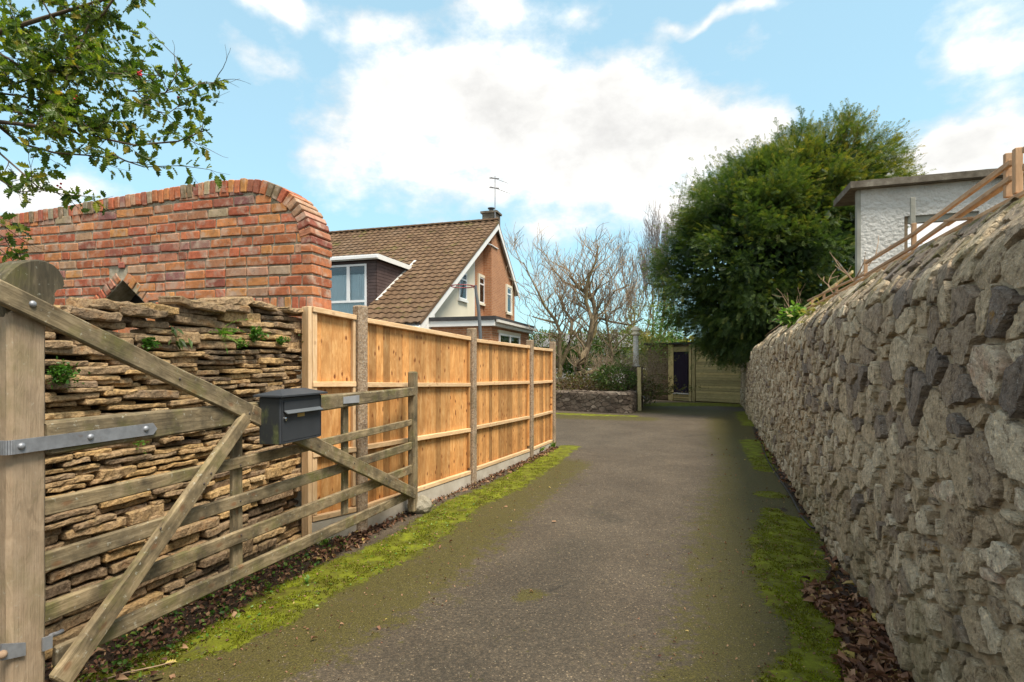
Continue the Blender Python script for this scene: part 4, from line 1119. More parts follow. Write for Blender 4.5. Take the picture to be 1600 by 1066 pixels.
def npmesh(name, V, Fc, T, mat, smooth=False):
    me = bpy.data.meshes.new(name); k = Fc.shape[1]
    me.vertices.add(len(V)); me.vertices.foreach_set('co', V.astype(np.float32).ravel())
    me.loops.add(Fc.size); me.loops.foreach_set('vertex_index', Fc.astype(np.int32).ravel())
    me.polygons.add(len(Fc)); me.polygons.foreach_set('loop_start', np.arange(0, Fc.size, k, dtype=np.int32))
    me.update(calc_edges=True)
    at = me.attributes.new('tone', 'FLOAT', 'POINT'); at.data.foreach_set('value', np.clip(T, 0, 1).astype(np.float32))
    me.materials.append(MATS[mat])
    if smooth: me.shade_smooth()
    return me
def leaf_t(w=.45, fold=.15, curl=.12):
    """simple folded leaf, length 1 along x: 6 quads' worth of shape in 4 faces"""
    v = np.array([(0, 0, 0), (.35, w/2, fold*w), (.35, -w/2, fold*w), (.38, 0, -.02), (.75, w*.38, fold*w-curl), (.75, -w*.38, fold*w-curl), (.75, 0, -curl*.8), (1, 0, -curl*1.6)])
    f = [(0, 3, 1, 1), (0, 2, 3, 3), (3, 6, 4, 1), (3, 2, 5, 6), (6, 7, 4, 4), (6, 5, 7, 7)]
    t = []
    for q in f:
        if q[2] == q[3]: t.append(q[:3])
        else: t += [(q[0], q[1], q[2]), (q[0], q[2], q[3])]
    return v, np.array(t)
def quad_leaf(w=.4, curl=.1):
    v = np.array([(0, 0, 0), (.45, w/2, .04), (1, 0, -curl), (.45, -w/2, .04)]); return v, np.array([(0, 2, 1), (0, 3, 2)])
def spray_t(n=7, w=.16, l=.34, droop=.25, seed=0):
    """a twig with paired narrow leaflets, length 1"""
    r = np.random.RandomState(seed); V = []; Fc = []
    for i in range(n):
        x = .12+.80*i/(n-1); z = -droop*x*x; L = l*(1-.45*abs(x-.45))*(r.rand()*.4+.8)
        for s in (-1, 1):
            a = math.radians(38+18*r.rand()); b = len(V)
            dx, dy = math.cos(a), s*math.sin(a); tz = -.10+.22*(r.rand()-.5)
            V += [(x, 0, z), (x+dx*L*.5-dy*w*.25, dy*L*.5+dx*w*.25, z+tz*L*.3), (x+dx*L, dy*L, z+tz*L), (x+dx*L*.5+dy*w*.25, dy*L*.5-dx*w*.25, z+tz*L*.3)]
            Fc += [(b, b+2, b+1), (b, b+3, b+2)]
    b = len(V); V += [(0, .012, 0), (0, -.012, 0), (.98, 0, -droop)]; Fc += [(b, b+1, b+2)]
    b = len(V); V += [(.85, 0, -droop*.75), (1.0, .06, -droop*.95), (1.18, 0, -droop*1.25), (1.0, -.06, -droop*.95)]; Fc += [(b, b+2, b+1), (b, b+3, b+2)]
    return np.array(V), np.array(Fc)
def bush(name, centre, rad, n, size, mat, label=None, cat='shrub', parent=None, tmpl=None, tone=(.2, .8), seed=0, group=None, shell=.55, kind=None, up=.2, low=None):
    rs = np.random.RandomState(seed)
    d = rs.normal(size=(n, 3)); d /= np.linalg.norm(d, axis=1, keepdims=True)
    lump = np.array([pnoise(Vector(q*2.3+seed)) for q in d])*.45
    r = (shell+(1-shell)*rs.rand(n)**.6)*(1+lump)
    P = np.array(centre)+d*r[:, None]*np.array(rad)
    if low is not None: P[:, 2] = np.maximum(P[:, 2], low)
    dirs = d*np.array([1, 1, .6])+rs.normal(scale=.55, size=(n, 3))+np.array([0, 0, up])
    tv, tf = tmpl or quad_leaf()
    tn = tone[0]+(tone[1]-tone[0])*np.clip(.5*rs.rand(n)+.5*(r-.5), 0, 1)
    V, Fc, T = stamp(tv, tf, P, basis(dirs, rs.rand(n)*6.28), size*(.6+.7*rs.rand(n)), tn)
    o = obj(name, npmesh(name, V, Fc, T, mat), parent, None, kind)
    if label: tag(o, label, cat, group)
    return o
def twigs(paths, sides=3):
    """paths: list of (points, r0, r1) -> verts, faces"""
    mb = MB()
    for pts, r0, r1, sd in paths:
        n = len(pts); mb.tube(pts, [r0+(r1-r0)*i/(n-1) for i in range(n)], sd, cap=False)
    return mb
def grow(p, d, L, r, depth, rnd, out, spread=.6, upw=.25, seg=.3, kids=(2, 4), minr=.004, wig=.25, shrink=.66, droop=0):
    """recursive limb; out collects (points, r0, r1, sides)"""
    n = max(3, int(L/seg)); pts = [p.copy()]; q = p.copy(); dd = d.normalized()
    for i in range(n):
        dd = (dd+Vector((rnd.gauss(0, wig), rnd.gauss(0, wig), rnd.gauss(0, wig*.7)+upw*.18-droop*i/n))).normalized()
        q = q+dd*(L/n); pts.append(q.copy())
    r1 = max(minr*.6, r*.55)
    out.append((pts, r, r1, 7 if r > .05 else 5 if r > .02 else 3))
    if depth <= 0: return
    for k in range(rnd.randint(*kids)):
        i = rnd.randint(max(1, n//3), n); base = pts[i]
        rr = r+(r1-r)*i/n
        a = dd.orthogonal().normalized(); a.rotate(Matrix.Rotation(rnd.random()*6.28, 3, dd))
        nd = (dd*(1-spread*.6)+a*spread*rnd.uniform(.6, 1.3)+Vector((0, 0, upw))).normalized()
        grow(base, nd, L*shrink*rnd.uniform(.75, 1.2), max(minr, rr*rnd.uniform(.55, .75)), depth-1, rnd, out, spread, upw, seg*.8, kids, minr, wig, shrink, droop)
    grow(pts[-1], dd, L*shrink*rnd.uniform(.8, 1.1), max(minr, r1*.95), depth-1, rnd, out, spread, upw, seg*.8, kids, minr, wig, shrink, droop)

# ================================================================ house
HO = Vector((-2.665, 17.9, 0)); HS = Vector((.287, .958, 0)); HT = Vector((-.958, .287, 0)); UP = Vector((0, 0, 1))
def hp(s, t, z): return HO+HS*s+HT*t+UP*z
def hinv(p): d = Vector(p)-HO; return d.dot(HS), d.dot(HT), p[2]
def hray_t(x, y, t): return hinv(ray(x, y, hp(0, t, 0), HT))
def hray_s(x, y, s): return hinv(ray(x, y, hp(s, 0, 0), HS))
SA, ZA = 7.08, 7.93; S0, Z0 = -.787, 2.83; KN = (ZA-Z0)/(SA-S0); KF = .80
def zroof(s): return Z0+KN*(s-S0) if s < SA else ZA-KF*(s-SA)
def hbox(mb, s0, s1, t0, t1, z0, z1):
    return mb.prism([hp(s0, t0, z0), hp(s1, t0, z0), hp(s1, t1, z0), hp(s0, t1, z0)], UP*0, UP*(z1-z0))
def brickwall(name, polys, parent, thick=None, mat='house_brick'):
    """polys: lists of world points of flat faces; UVs in metres so courses run level"""
    me = bpy.data.meshes.new(name); V = []; Fc = []; UV = []
    for poly in polys:
        b = len(V); V += [tuple(p) for p in poly]; Fc.append(tuple(range(b, b+len(poly))))
        n = (Vector(poly[1])-Vector(poly[0])).cross(Vector(poly[2])-Vector(poly[0])).normalized()
        a = UP.cross(n).normalized() if abs(n.z) < .9 else Vector((1, 0, 0))
        UV += [(Vector(p).dot(a), p[2]) for p in poly]
    me.from_pydata(V, [], Fc); uv = me.uv_layers.new(name='UVMap')
    for i, q in enumerate(UV): uv.data[i].uv = q
    me.materials.append(MATS[mat]); return obj(name, me, parent)
def build_house():
    t = thing('brick_house', tuple(hp(4, .5, 0)), 'brick house with long brown tiled roof, dormer and white bargeboards', 'house')
    # --- roof slopes: single-lap tiles
    t_d = hray_s(592, 470, 0)[1]
    pt = ray(588, 470, hp(S0, 0, Z0), (HS*-KN+UP)); sd, td, zd = hinv(pt)   # dormer corner where the cheek meets the tiles
    RL = math.hypot(1, KN); ax = (HS+UP*KN)/RL; nrm = (UP-HS*KN).normalized()
    gauge, tw = .345, .30
    rows = int((SA-S0+.12)*RL/gauge)+1; LT = 15.0; cols = int(LT/tw)
    zc = hray_s(592, 399, sd)[2]; s_top = S0+(zc-Z0)/KN     # the dormer roof runs back into the slope here
    prof = [(0, .006), (.05, .030), (.10, .036), (.15, .030), (.19, .010), (.25, .002), (.30, .006)]
    tv = []; 
    for (a, h) in prof: tv.append((-a, -.045, h+.042)); 
    for (a, h) in prof: tv.append((-a, gauge, h+.004))
    for (a, h) in prof: tv.append((-a, -.045, h+.006))
    m = len(prof); tf = [(i, i+1, m+i+1, m+i) for i in range(m-1)] + [(2*m+i, 2*m+i+1, i+1, i) for i in range(m-1)]
    R = Matrix((-HT, ax, nrm)).transposed()
    me_t = mesh('roof_tile', tv, tf, 'roof_tile', False, {'tone': [.5]*len(tv)})
    cand = []
    for r in range(rows):
        s = S0+r*gauge/RL - .05
        for c in range(cols):
            tt = -.02 + c*tw
            if tt > td-.02 and s < s_top-.02: continue
            z = Z0+KN*(s-S0); p = hp(s, tt, z)+nrm*.012
            q = proj(p); vis = q[0] > 505 and q[1] < 520
            cand.append((p, vis, p.y))
    cand.sort(key=lambda q: (not q[1], q[2])); rnd = random.Random(4)
    for p, v, _ in cand[:296]:
        M = R.to_4x4(); M.translation = p + nrm*rnd.uniform(-.003, .004)
        obj('roof_tile', me_t, t, M @ Matrix.Rotation(rnd.uniform(-.012, .012), 4, 'Z'))
    mb = MB()
    for p, v, _ in cand[296:]:
        M = R.to_4x4(); M.translation = p+nrm*rnd.uniform(-.003, .004); mb.add([M @ Vector(q) for q in tv], tf, rnd.random())
    mb.build('roof_tiles', 'roof_tile', t, kind='stuff')
    # decking under the tiles, far slope, ridge
    mb = MB()
    e = lambda s, tt, dz=0: hp(s, tt, zroof(s)+dz)
    mb.add([e(S0-.05, .02), e(s_top, .02), e(s_top, td), e(S0-.05, td)], [(0, 1, 2, 3)])
    mb.add([e(s_top, .02), e(SA, .02), e(SA, LT), e(s_top, LT)], [(0, 1, 2, 3)])
    mb.add([e(SA, .0), e(10.45, .0), e(10.45, LT), e(SA, LT)], [(0, 1, 2, 3)])
    mb.add([e(SA, .0, .10), e(10.45, .0, .10), e(10.45, LT, .10), e(SA, LT, .10)], [(0, 1, 2, 3)])
    mb.add([e(SA, .0, .0), e(10.45, .0, .0), e(10.45, .0, .10), e(SA, .0, .10)], [(0, 1, 2, 3)])
    mb.build('roof_slope', 'roof_tile', t)
    mb = MB()
    for k in range(34):
        a = hp(SA, k*.45-.03, ZA+.06); b = hp(SA, k*.45+.425, ZA+.06); V = []
        for P_, rr in ((a, .125), (b, .115)):
            for j in range(7):
                q = math.pi*j/6; V.append(P_+HS*math.cos(q)*rr+UP*math.sin(q)*rr*.8)
        mb.add(V, [(j, j+1, 8+j, 7+j) for j in range(6)] + [tuple(range(6, -1, -1))], .2)
    mb.build('ridge_tiles', 'roof_tile', t, kind='stuff')
    # verge: cloaked tile ends and bargeboards
    mb = MB()
    for r in range(rows):
        s = S0+r*gauge/RL-.03
        if s > SA-.1: break
        a = hp(s, -.01, zroof(s)); mb.prism([a+nrm*.055, a+ax*gauge*.98+nrm*.030, a+ax*gauge*.98-nrm*.07, a-nrm*.07], HT*0, -HT*.05)
    mb.build('verge_tiles', 'roof_tile', t, kind='stuff')
    def barge(s0, s1, drop0, drop1, h):
        k = KN if s0 < SA else -KF
        a, b = hp(s0, 0, zroof(s0)+drop0), hp(s1, 0, zroof(s1)+drop1)
        mb = MB(); mb.prism([a, b, b-UP*h, a-UP*h], -HT*.01, -HT*.035); return mb
    barge(-1.25, SA, -.10, -.10, .26).build('bargeboard', 'white_paint', t)
    barge(SA+.001, 10.62, -.10, -.10, .26).build('bargeboard', 'white_paint', t)
    mb = MB(); mb.prism([hp(-1.25, 0, 2.10), hp(.3, 0, 2.10), hp(.3, 0, zroof(.3)-.37), hp(-1.25, 0, zroof(-1.25)-.37)], -HT*.008, -HT*.030); mb.build('barge_foot', 'white_paint', t)
    mb = MB(); hbox(mb, -1.0, -.88, .02, td, 2.58, 2.70); mb.build('gutter', 'white_plastic', t)
    mb = MB()   # soffit boards under the verge
    mb.add([e(-1, .0, -.12), e(SA, .0, -.12), e(SA, .8, -.12), e(-1, .8, -.12)], [(3, 2, 1, 0)])
    mb.add([e(SA, .0, -.12), e(10.6, .0, -.12), e(10.6, .8, -.12), e(SA, .8, -.12)], [(3, 2, 1, 0)])
    mb.build('soffit', 'white_paint', t)
    # --- gable wall: rendered part, brick part, stepped-out brick part
    T1, T2 = .52, .14
    sA, _, _ = hray_t(741, 450, T1); sB, _, _ = hray_t(758, 450, T1); sC = hinv(ray(768, 450, hp(0, T2, 0), HT))[0]; sE = hray_t(804, 450, T2)[0]
    sB = sC
    def wallpoly(s0, s1, tt, z0=0):
        tops = [s for s in (s0, SA, s1) if s0 <= s <= s1]; tops = sorted(set(tops), reverse=True)
        return [hp(s1, tt, z0), hp(s0, tt, z0)][::-1] + [hp(s, tt, zroof(s)-.13) for s in tops]
    brickwall('rendered_wall', [wallpoly(-.45, sA, T1)], t, mat='cream_render')
    brickwall('wall', [wallpoly(sA, sC, T1), wallpoly(sC, sE, T2), [hp(sC, T2, 0), hp(sC, T1, 0), hp(sC, T1, zroof(sC)-.13), hp(sC, T2, zroof(sC)-.13)][::-1],
        [hp(sE, T2, 0), hp(sE, LT, 0), hp(sE, LT, zroof(sE)), hp(sE, T2, zroof(sE))], [hp(-.45, LT, 0), hp(-.45, T1, 0), hp(-.45, T1, 2.8), hp(-.45, LT, 2.8)]], t)
    mb = MB(); a = hp(sA, T1-.012, 0); 
    mb.prism([hp(sA-.04, T1-.002, 2.95), hp(sA+.0, T1-.002, 2.95), hp(sA+.0, T1-.002, zroof(sA)-.3), hp(sA-.04, T1-.002, zroof(sA)-.3)], HT*0, -HT*.02); mb.build('corner_bead', 'white_paint', t)
    # --- windows in the gable
    def gwin(x0, x1, y0, y1, tt, surround=None, bars=1, transom=.26):
        xm = (x0+x1)/2; s0 = hray_t(x0, 450, tt)[0]; s1 = hray_t(x1, 450, tt)[0]; z1 = hray_t(xm, y0, tt)[2]; z0 = hray_t(xm, y1, tt)[2]
        f = .055; mb = MB()
        def q(a, b, c, d, o0, o1): mb.prism([hp(a, tt, c), hp(b, tt, c), hp(b, tt, d), hp(a, tt, d)], -HT*o0, -HT*o1)
        q(s0, s1, z0, z0+f, .0, .05); q(s0, s1, z1-f, z1, 0, .05); q(s0, s0+f, z0+f, z1-f, 0, .05); q(s1-f, s1, z0+f, z1-f, 0, .05)
        zt = z1-(z1-z0)*transom; q(s0+f, s1-f, zt-.03, zt+.03, 0, .048)
        w = mb.build('window', 'white_plastic', t)
        mb = MB(); mb.prism([hp(s0+f, tt, z0+f), hp(s1-f, tt, z0+f), hp(s1-f, tt, zt-.03), hp(s0+f, tt, zt-.03)], -HT*.022, -HT*.028); mb.build('pane', 'window_glass', w)
        mb = MB(); mb.prism([hp(s0+f, tt, zt+.03), hp(s1-f, tt, zt+.03), hp(s1-f, tt, z1-f), hp(s0+f, tt, z1-f)], -HT*.022, -HT*.028); mb.build('pane', 'window_glass', w)
        mb = MB(); q(s0, s1, z0, z1, .004, .008); mb.build('backing', 'dark_inside', w)
        mb = MB(); mb.prism([hp(s0-.08, tt, z0-.10), hp(s1+.08, tt, z0-.10), hp(s1+.08, tt, z0-.005), hp(s0-.08, tt, z0-.005)], HT*0, -HT*.09); mb.build('sill', 'cream_render' if surround else 'white_paint', w)
        if surround:
            mb = MB(); g_ = .12
            q(s0-g_, s0-.004, z0, z1+g_, 0, .07); q(s1+.004, s1+g_, z0, z1+g_, 0, .07); q(s0, s1, z1+.004, z1+g_, 0, .07); mb.build('surround', 'cream_render', w)
    gwin(716.5, 728, 426, 468, T1); gwin(747.5, 755.5, 434, 474, T1, True); gwin(791, 797.5, 450, 489, T2, True)
    # alarm box and a cable high on the gable
    s, _, z = hray_t(757, 391, T1); mb = MB(); mb.prism([hp(s-.13, T1, z-.2), hp(s+.13, T1, z-.2), hp(s+.13, T1, z+.2), hp(s-.13, T1, z+.2)], HT*0, -HT*.12); mb.build('alarm_box', 'white_plastic', t)
    mb = MB(); pts = [hray_t(x, y, T2-.03) for x, y in ((762, 381), (768, 383), (774, 387), (778, 389))]; mb.tube([hp(*q) for q in pts], .03, 5); mb.build('cable', 'white_paint', t)
    # --- dormer
    fz0 = 2.2; zt = zc; W0 = td; W1 = LT-.5
    mb = MB()
    nb = 14
    x573 = hray_s(573.5, 440, sd)[1]
    wz1 = hray_s(560, 413, sd)[2]; wz0 = hray_s(560, 471, sd)[2]; wL = hray_s(497, 440, sd)[1]; wz00 = fz0
    z = 2.3; 
    while z < zt-.14:
        z1 = min(z+.115, zt-.14)
        for a, b in ((W0+.01, x573), (wL, W1)):
            if z < wz1+.02 or True:
                mb.prism([hp(sd, a, z), hp(sd, b, z), hp(sd, b, z1-.012), hp(sd, a, z1-.012)], HS*0, -HS*.02)
        if z > wz1: mb.prism([hp(sd, x573, z), hp(sd, wL, z), hp(sd, wL, z1-.012), hp(sd, x573, z1-.012)], HS*0, -HS*.02)
        sa = max(sd+.02, S0+(z-Z0)/KN)
        mb.prism([hp(sd+.0, W0, z), hp(max(sd+.01, S0+(z-Z0)/KN+.05), W0, z), hp(max(sd+.01, S0+(z1-Z0)/KN+.05), W0, z1-.012), hp(sd, W0, z1-.012)], HT*0, -HT*.02)
        z += .115
    mb.build('cladding', 'cladding', t, kind='stuff')
    mb = MB(); hbox(mb, sd+.03, s_top-.05, W0+.02, W1, zt-.6, zt-.2); mb.build('dormer_body', 'dark_inside', t)
    mb = MB(); hbox(mb, sd-.16, s_top+.25, W0-.16, W1+.1, zt-.02, zt+.03); mb.build('dormer_roof', 'felt', t)
    mb = MB(); hbox(mb, sd-.20, sd-.165, W0-.20, W1+.1, zt-.16, zt+.01); hbox(mb, sd-.164, s_top-.02, W0-.20, W0-.165, zt-.16, zt+.01); mb.build('dormer_fascia', 'white_paint', t)
    mb = MB(); hbox(mb, sd-.28, sd-.205, W0-.18, W1, zt-.13, zt-.04); mb.build('gutter', 'white_plastic', t)
    mb = MB()   # lead soakers up the cheek
    k = 0; s = sd-.1
    while s < s_top+.4:
        a = hp(s, W0-.025, zroof(s)+.07); mb.prism([a, a+ax*.26, a+ax*.26+nrm*.012, a+nrm*.012], HT*0, -HT*.10); s += .27/RL; k += 1
    mb.build('lead_flashing', 'white_column', t, kind='stuff')
    # dormer window: two lights over a lower panel, net curtains behind
    f = .07; mb = MB()
    def q(a, b, c, d, o0=0, o1=.05): mb.prism([hp(sd, a, c), hp(sd, b, c), hp(sd, b, d), hp(sd, a, d)], -HS*o0, -HS*o1)
    xm = hray_s(545, 440, sd)[1]
    q(x573, wL, wz1-f, wz1); q(x573, wL, wz0-.04, wz0+.04); q(x573, x573+f, fz0, wz0-.04); q(x573, x573+f, wz0+.04, wz1-f); q(xm-.06, xm+.06, wz0+.04, wz1-f); q(wL-f, wL, fz0, wz1-f)
    w = mb.build('window', 'white_plastic', t)
    for a, b, c, d in ((x573+f, xm-.06, wz0+.04, wz1-f), (xm+.06, wL-f, wz0+.04, wz1-f), (x573+f, wL-f, fz0, wz0-.04)):
        mb = MB(); mb.prism([hp(sd, a, c), hp(sd, b, c), hp(sd, b, d), hp(sd, a, d)], -HS*.015, -HS*.021); mb.build('pane', 'window_glass', w)
    V = []; n = 90
    for i in range(n+1):
        tt = x573+.02+(wL-x573-.04)*i/n; o = .05+.022*math.sin(i*1.9)+.012*math.sin(i*.7)
        V += [hp(sd+o+.03, tt, fz0), hp(sd+o+.03, tt, wz1-.02)]
    mb = MB(); mb.add(V, [(2*i, 2*i+2, 2*i+3, 2*i+1) for i in range(n)]); mb.build('net_curtain', 'curtain', w, smooth=True)
    # --- chimney, pot and aerial
    c = hinv(px(767, 340, 25.3)); s0, t0 = SA+.1, .55
    ctr = hinv(ray(767, 345, hp(SA+.2, 0, 0), HS)); tc = ctr[1]; 
    a0 = hray_s(753.5, 345, SA+.0)[1]; a1 = hray_s(775, 345, SA)[1]; zt_ = hray_s(764, 333, SA)[2]
    brickwall('chimney_wall', [], t) if False else None
    lo, hi = min(a0, a1), max(a0, a1)
    cw = brickwall('chimney', [[hp(SA, hi, ZA-.4), hp(SA, lo, ZA-.4), hp(SA, lo, zt_), hp(SA, hi, zt_)], [hp(SA, lo, ZA-.4), hp(SA+.62, lo, ZA-.8), hp(SA+.62, lo, zt_), hp(SA, lo, zt_)],
        [hp(SA+.62, lo, ZA-.8), hp(SA+.62, hi, ZA-.8), hp(SA+.62, hi, zt_), hp(SA+.62, lo, zt_)], [hp(SA+.62, hi, ZA-.8), hp(SA, hi, ZA-.4), hp(SA, hi, zt_), hp(SA+.62, hi, zt_)]], t, mat='coping_concrete')
    mb = MB(); hbox(mb, SA-.07, SA+.69, lo-.07, hi+.07, zt_+.001, zt_+.09); mb.build('chimney_cap', 'coping_concrete', cw)
    pc = hp(SA+.3, (lo+hi)/2, zt_+.09); mb = MB(); mb.tube([pc, pc+UP*.12], [.13, .10], 10); mb.tube([pc+UP*.12, pc+UP*.17], [.05, .05], 8); mb.tube([pc+UP*.17, pc+UP*.21, pc+UP*.24], [.16, .17, .02], 10); mb.build('chimney_pot', 'grey_pipe', cw)
    b = hp(SA+.05, lo+.02, ZA-.2); top = hray_s(774.5, 276, SA+.05)[2]; b.z = ZA
    ar = MB(); pB = hp(SA-.05, hray_s(773.5, 300, SA-.05)[1], 0); ar.tube([Vector((pB.x, pB.y, ZA+.1)), Vector((pB.x, pB.y, top))], .022, 6); mast = ar.build('aerial_mast', 'aerial', t)
    for zz, L in ((top-.12, .75), (top-.55, .85)):
        for k, dr in enumerate((Vector((.78, -.2, -.35)), )):
            ar = MB(); p = Vector((pB.x, pB.y, zz)); ar.tube([p-dr*.25, p+dr*L], .012, 5)
            for j in range(7): c_ = p+dr*(-.2+L*j/6.5); ar.tube([c_-Vector((.1, .2, .05))*.8, c_+Vector((.1, .2, .05))*.8], .007, 4)
            ar.tube([p+Vector((-.25, .05, .04)), p+Vector((.18, -.03, -.02))], .03, 5)
            ar.build('aerial_array', 'aerial', mast)
    # --- flat-roofed single-storey extension
    E1, E2 = 4.55, -2.11
    brickwall('extension_wall', [[hp(.02, T1, 0), hp(.02, E2, 0), hp(.02, E2, 2.75), hp(.02, T1, 2.75)], [hp(.02, E2, 0), hp(E1, E2, 0), hp(E1, E2, 2.75), hp(.02, E2, 2.75)], [hp(E1, E2, 0), hp(E1, T1, 0), hp(E1, T1, 2.75), hp(E1, E2, 2.75)]], t)
    mb = MB(); hbox(mb, -.14, E1+.15, E2-.15, T1-.03, 2.72, 2.90); mb.build('extension_fascia', 'white_paint', t)
    mb = MB(); hbox(mb, -.18, E1+.19, E2-.19, T1-.03, 2.901, 3.02); mb.build('extension_roof', 'felt', t)
    mb = MB(); hbox(mb, -.1, E1+.2, E2-.27, E2-.195, 2.83, 2.91); mb.build('gutter', 'white_column', t)
    s0 = hray_t(779, 525, E2)[0]; s1 = hray_t(811, 525, E2)[0]; z1 = hray_t(795, 523.5, E2)[2]
    f = .06; mb = MB()
    def q2(a, b, c, d): mb.prism([hp(a, E2, c), hp(b, E2, c), hp(b, E2, d), hp(a, E2, d)], HT*0, -HT*.05)
    q2(s0, s1, z1-f, z1); q2(s0, s0+f, 1.2, z1-f); q2(s1-f, s1, 1.2, z1-f); q2((s0+s1)/2-.03, (s0+s1)/2+.03, 1.2, z1-f); q2(s0+f, s1-f, z1-.30, z1-.26) if False else None
    w = mb.build('window', 'white_plastic', t)
    mb = MB(); mb.prism([hp(s0+f, E2, 1.2), hp(s1-f, E2, 1.2), hp(s1-f, E2, z1-f), hp(s0+f, E2, z1-f)], -HT*.012, -HT*.018); mb.build('pane', 'window_glass', w)
    mb = MB(); mb.prism([hp(s0+f, E2, 1.2), hp(s1-f, E2, 1.2), hp(s1-f, E2, z1-f), hp(s0+f, E2, z1-f)], -HT*.003, -HT*.006); mb.build('backing', 'dark_inside', w)
    mb = MB(); mb.prism([hp(s0-.1, E2, z1+.004), hp(s1+.1, E2, z1+.004), hp(s1+.1, E2, z1+.11), hp(s0-.1, E2, z1+.11)], HT*0, -HT*.04); mb.build('lintel', 'cream_render', w)
build_house()

# ================================================================ basketball hoop
def build_hoop():
    Y = 11.0; b = px(752, 560, Y); b.z = 0; e = px(743.5, 447, Y); R = .225
    t = thing('basketball_hoop', tuple(b), 'red basketball hoop on a leaning dark pole beyond the fence', 'basketball hoop')
    mb = MB(); mb.tube([b, px(750.5, 520, Y), px(747.5, 480, Y), px(744, 458, Y), px(743, 446, Y)], [.038, .036, .034, .030, .028], 10); mb.build('pole', 'grey_pipe', t)
    c = px(722.5, 447.5, Y); mb = MB(); tl = .12
    pts = [c+Vector((math.cos(a)*R, math.sin(a)*R, 0)) for a in [2*math.pi*k/28 for k in range(29)]]
    mb.tube(pts, .011, 6, cap=False); rim = mb.build('rim', 'hoop_red', t)
    mb = MB(); mb.tube([c+Vector((R, 0, 0)), px(743, 447, Y)], .022, 6); mb.build('bracket', 'hoop_red', rim)
    mb = MB(); mb.tube([c+Vector((R*.8, -R*.6, -.01)), px(743, 452, Y)], .006, 5); mb.build('stay', 'hoop_red', rim)
build_hoop()

# ================================================================ planting bed and its low wall
LWP = [(-3.5, 20.2), (0.2, 18.8), (*g(866, 641),), (*g(930, 644.3),), (*g(972, 646.3),), (*g(990, 644.5),), (*g(997, 638),), (*g(999, 631),), (5.3, 24.5)]
def low_wall():
    t = thing('low_stone_wall', (2.6, 17.4, 0), 'low dark rubble wall curving round the raised planting bed', 'stone wall')
    pts = []
    for i in range(len(LWP)-1):   # Catmull-Rom
        p0, p1, p2, p3 = [Vector((*LWP[max(0, min(len(LWP)-1, k))], 0)) for k in (i-1, i, i+1, i+2)]
        for k in range(10):
            u = k/10; pts.append(.5*((2*p1)+(p2-p0)*u+(2*p0-5*p1+4*p2-p3)*u*u+(3*p1-p0-3*p2+p3)*u**3))
    acc = [0]
    for a, b in zip(pts, pts[1:]): acc.append(acc[-1]+(b-a).length)
    U = acc[-1]
    def at(u):
        u = min(max(u, 0), U-1e-4)
        import bisect
        i = min(len(pts)-2, max(0, bisect.bisect(acc, u)-1)); k = (u-acc[i])/(acc[i+1]-acc[i])
        a, b = pts[i], pts[i+1]; d = (b-a).normalized(); return a+(b-a)*k, Vector((d.y, -d.x, 0)), d
    H = .60
    def pos(u, v, out=0):
        p, n, d = at(u)
        if v <= H: return p+n*out+UP*v
        s = v-H; return p-n*s*.95+UP*(H+s*.25)+(UP*.9+n*.2)*out
    rnd = random.Random(9); cells = stone_cells(U, H+.22, lambda u, v: .095, 1.8, 31); L = []
    for poly, cu, cv, r in cells:
        res = stone_mesh(poly, cu, cv, r, pos, rnd, .014+.022*rnd.random(), .008, 1)
        if res: L.append((parea(res[0]) if proj(pos(cu, cv))[0] > 862 else 0, res, min(1, max(0, rnd.gauss(.45, .2)))))
    L.sort(key=lambda q: -q[0])
    for a, (V, Fc), tone in L[:290]: obj('stone', mesh('stone', V, Fc, 'dark_stone', False, {'tone': [tone]*len(V)}), t)
    mb = MB()
    for a, (V, Fc), tone in L[290:]: mb.add(V, Fc, tone)
    mb.build('small_stones', 'dark_stone', t, kind='stuff')
    mb = MB(); n = int(U/.2); V = []
    for i in range(n+1):
        for v in (0, .3, H, H+.22): V.append(pos(U*i/n, v, .002))
        p, nn, d = at(U*i/n); V.append(p-nn*.24)
    mb.add(V, [(i*5+j, (i+1)*5+j, (i+1)*5+j+1, i*5+j+1) for i in range(n) for j in range(4)]); mb.build('mortar', 'dark_stone', t)
    # soil of the bed
    mb = MB(); front = [at(U*i/40)[0]-at(U*i/40)[1]*.2 for i in range(41)]
    V = [Vector((p.x, p.y, .52)) for p in front]+[Vector((p.x, 40, .52)) for p in front]
    mb.add(V, [(i, i+1, 42+i, 41+i) for i in range(40)])
    tag(mb.build('planting_bed', 'soil_far', kind='structure'), 'raised bed of earth behind the low wall')
low_wall()
member_post = None
p = g(997.5, 641); o = member('wooden_post', (p[0]-.03, p[1]-.25, 0), (p[0]-.04, p[1]-.25, 1.5+(570-574)/860*p[1]), (0, 1, 0), .12, .11, .10, 'shed_board', None, .003); tag(o, 'slim wooden post at the rounded end of the low wall', 'post')
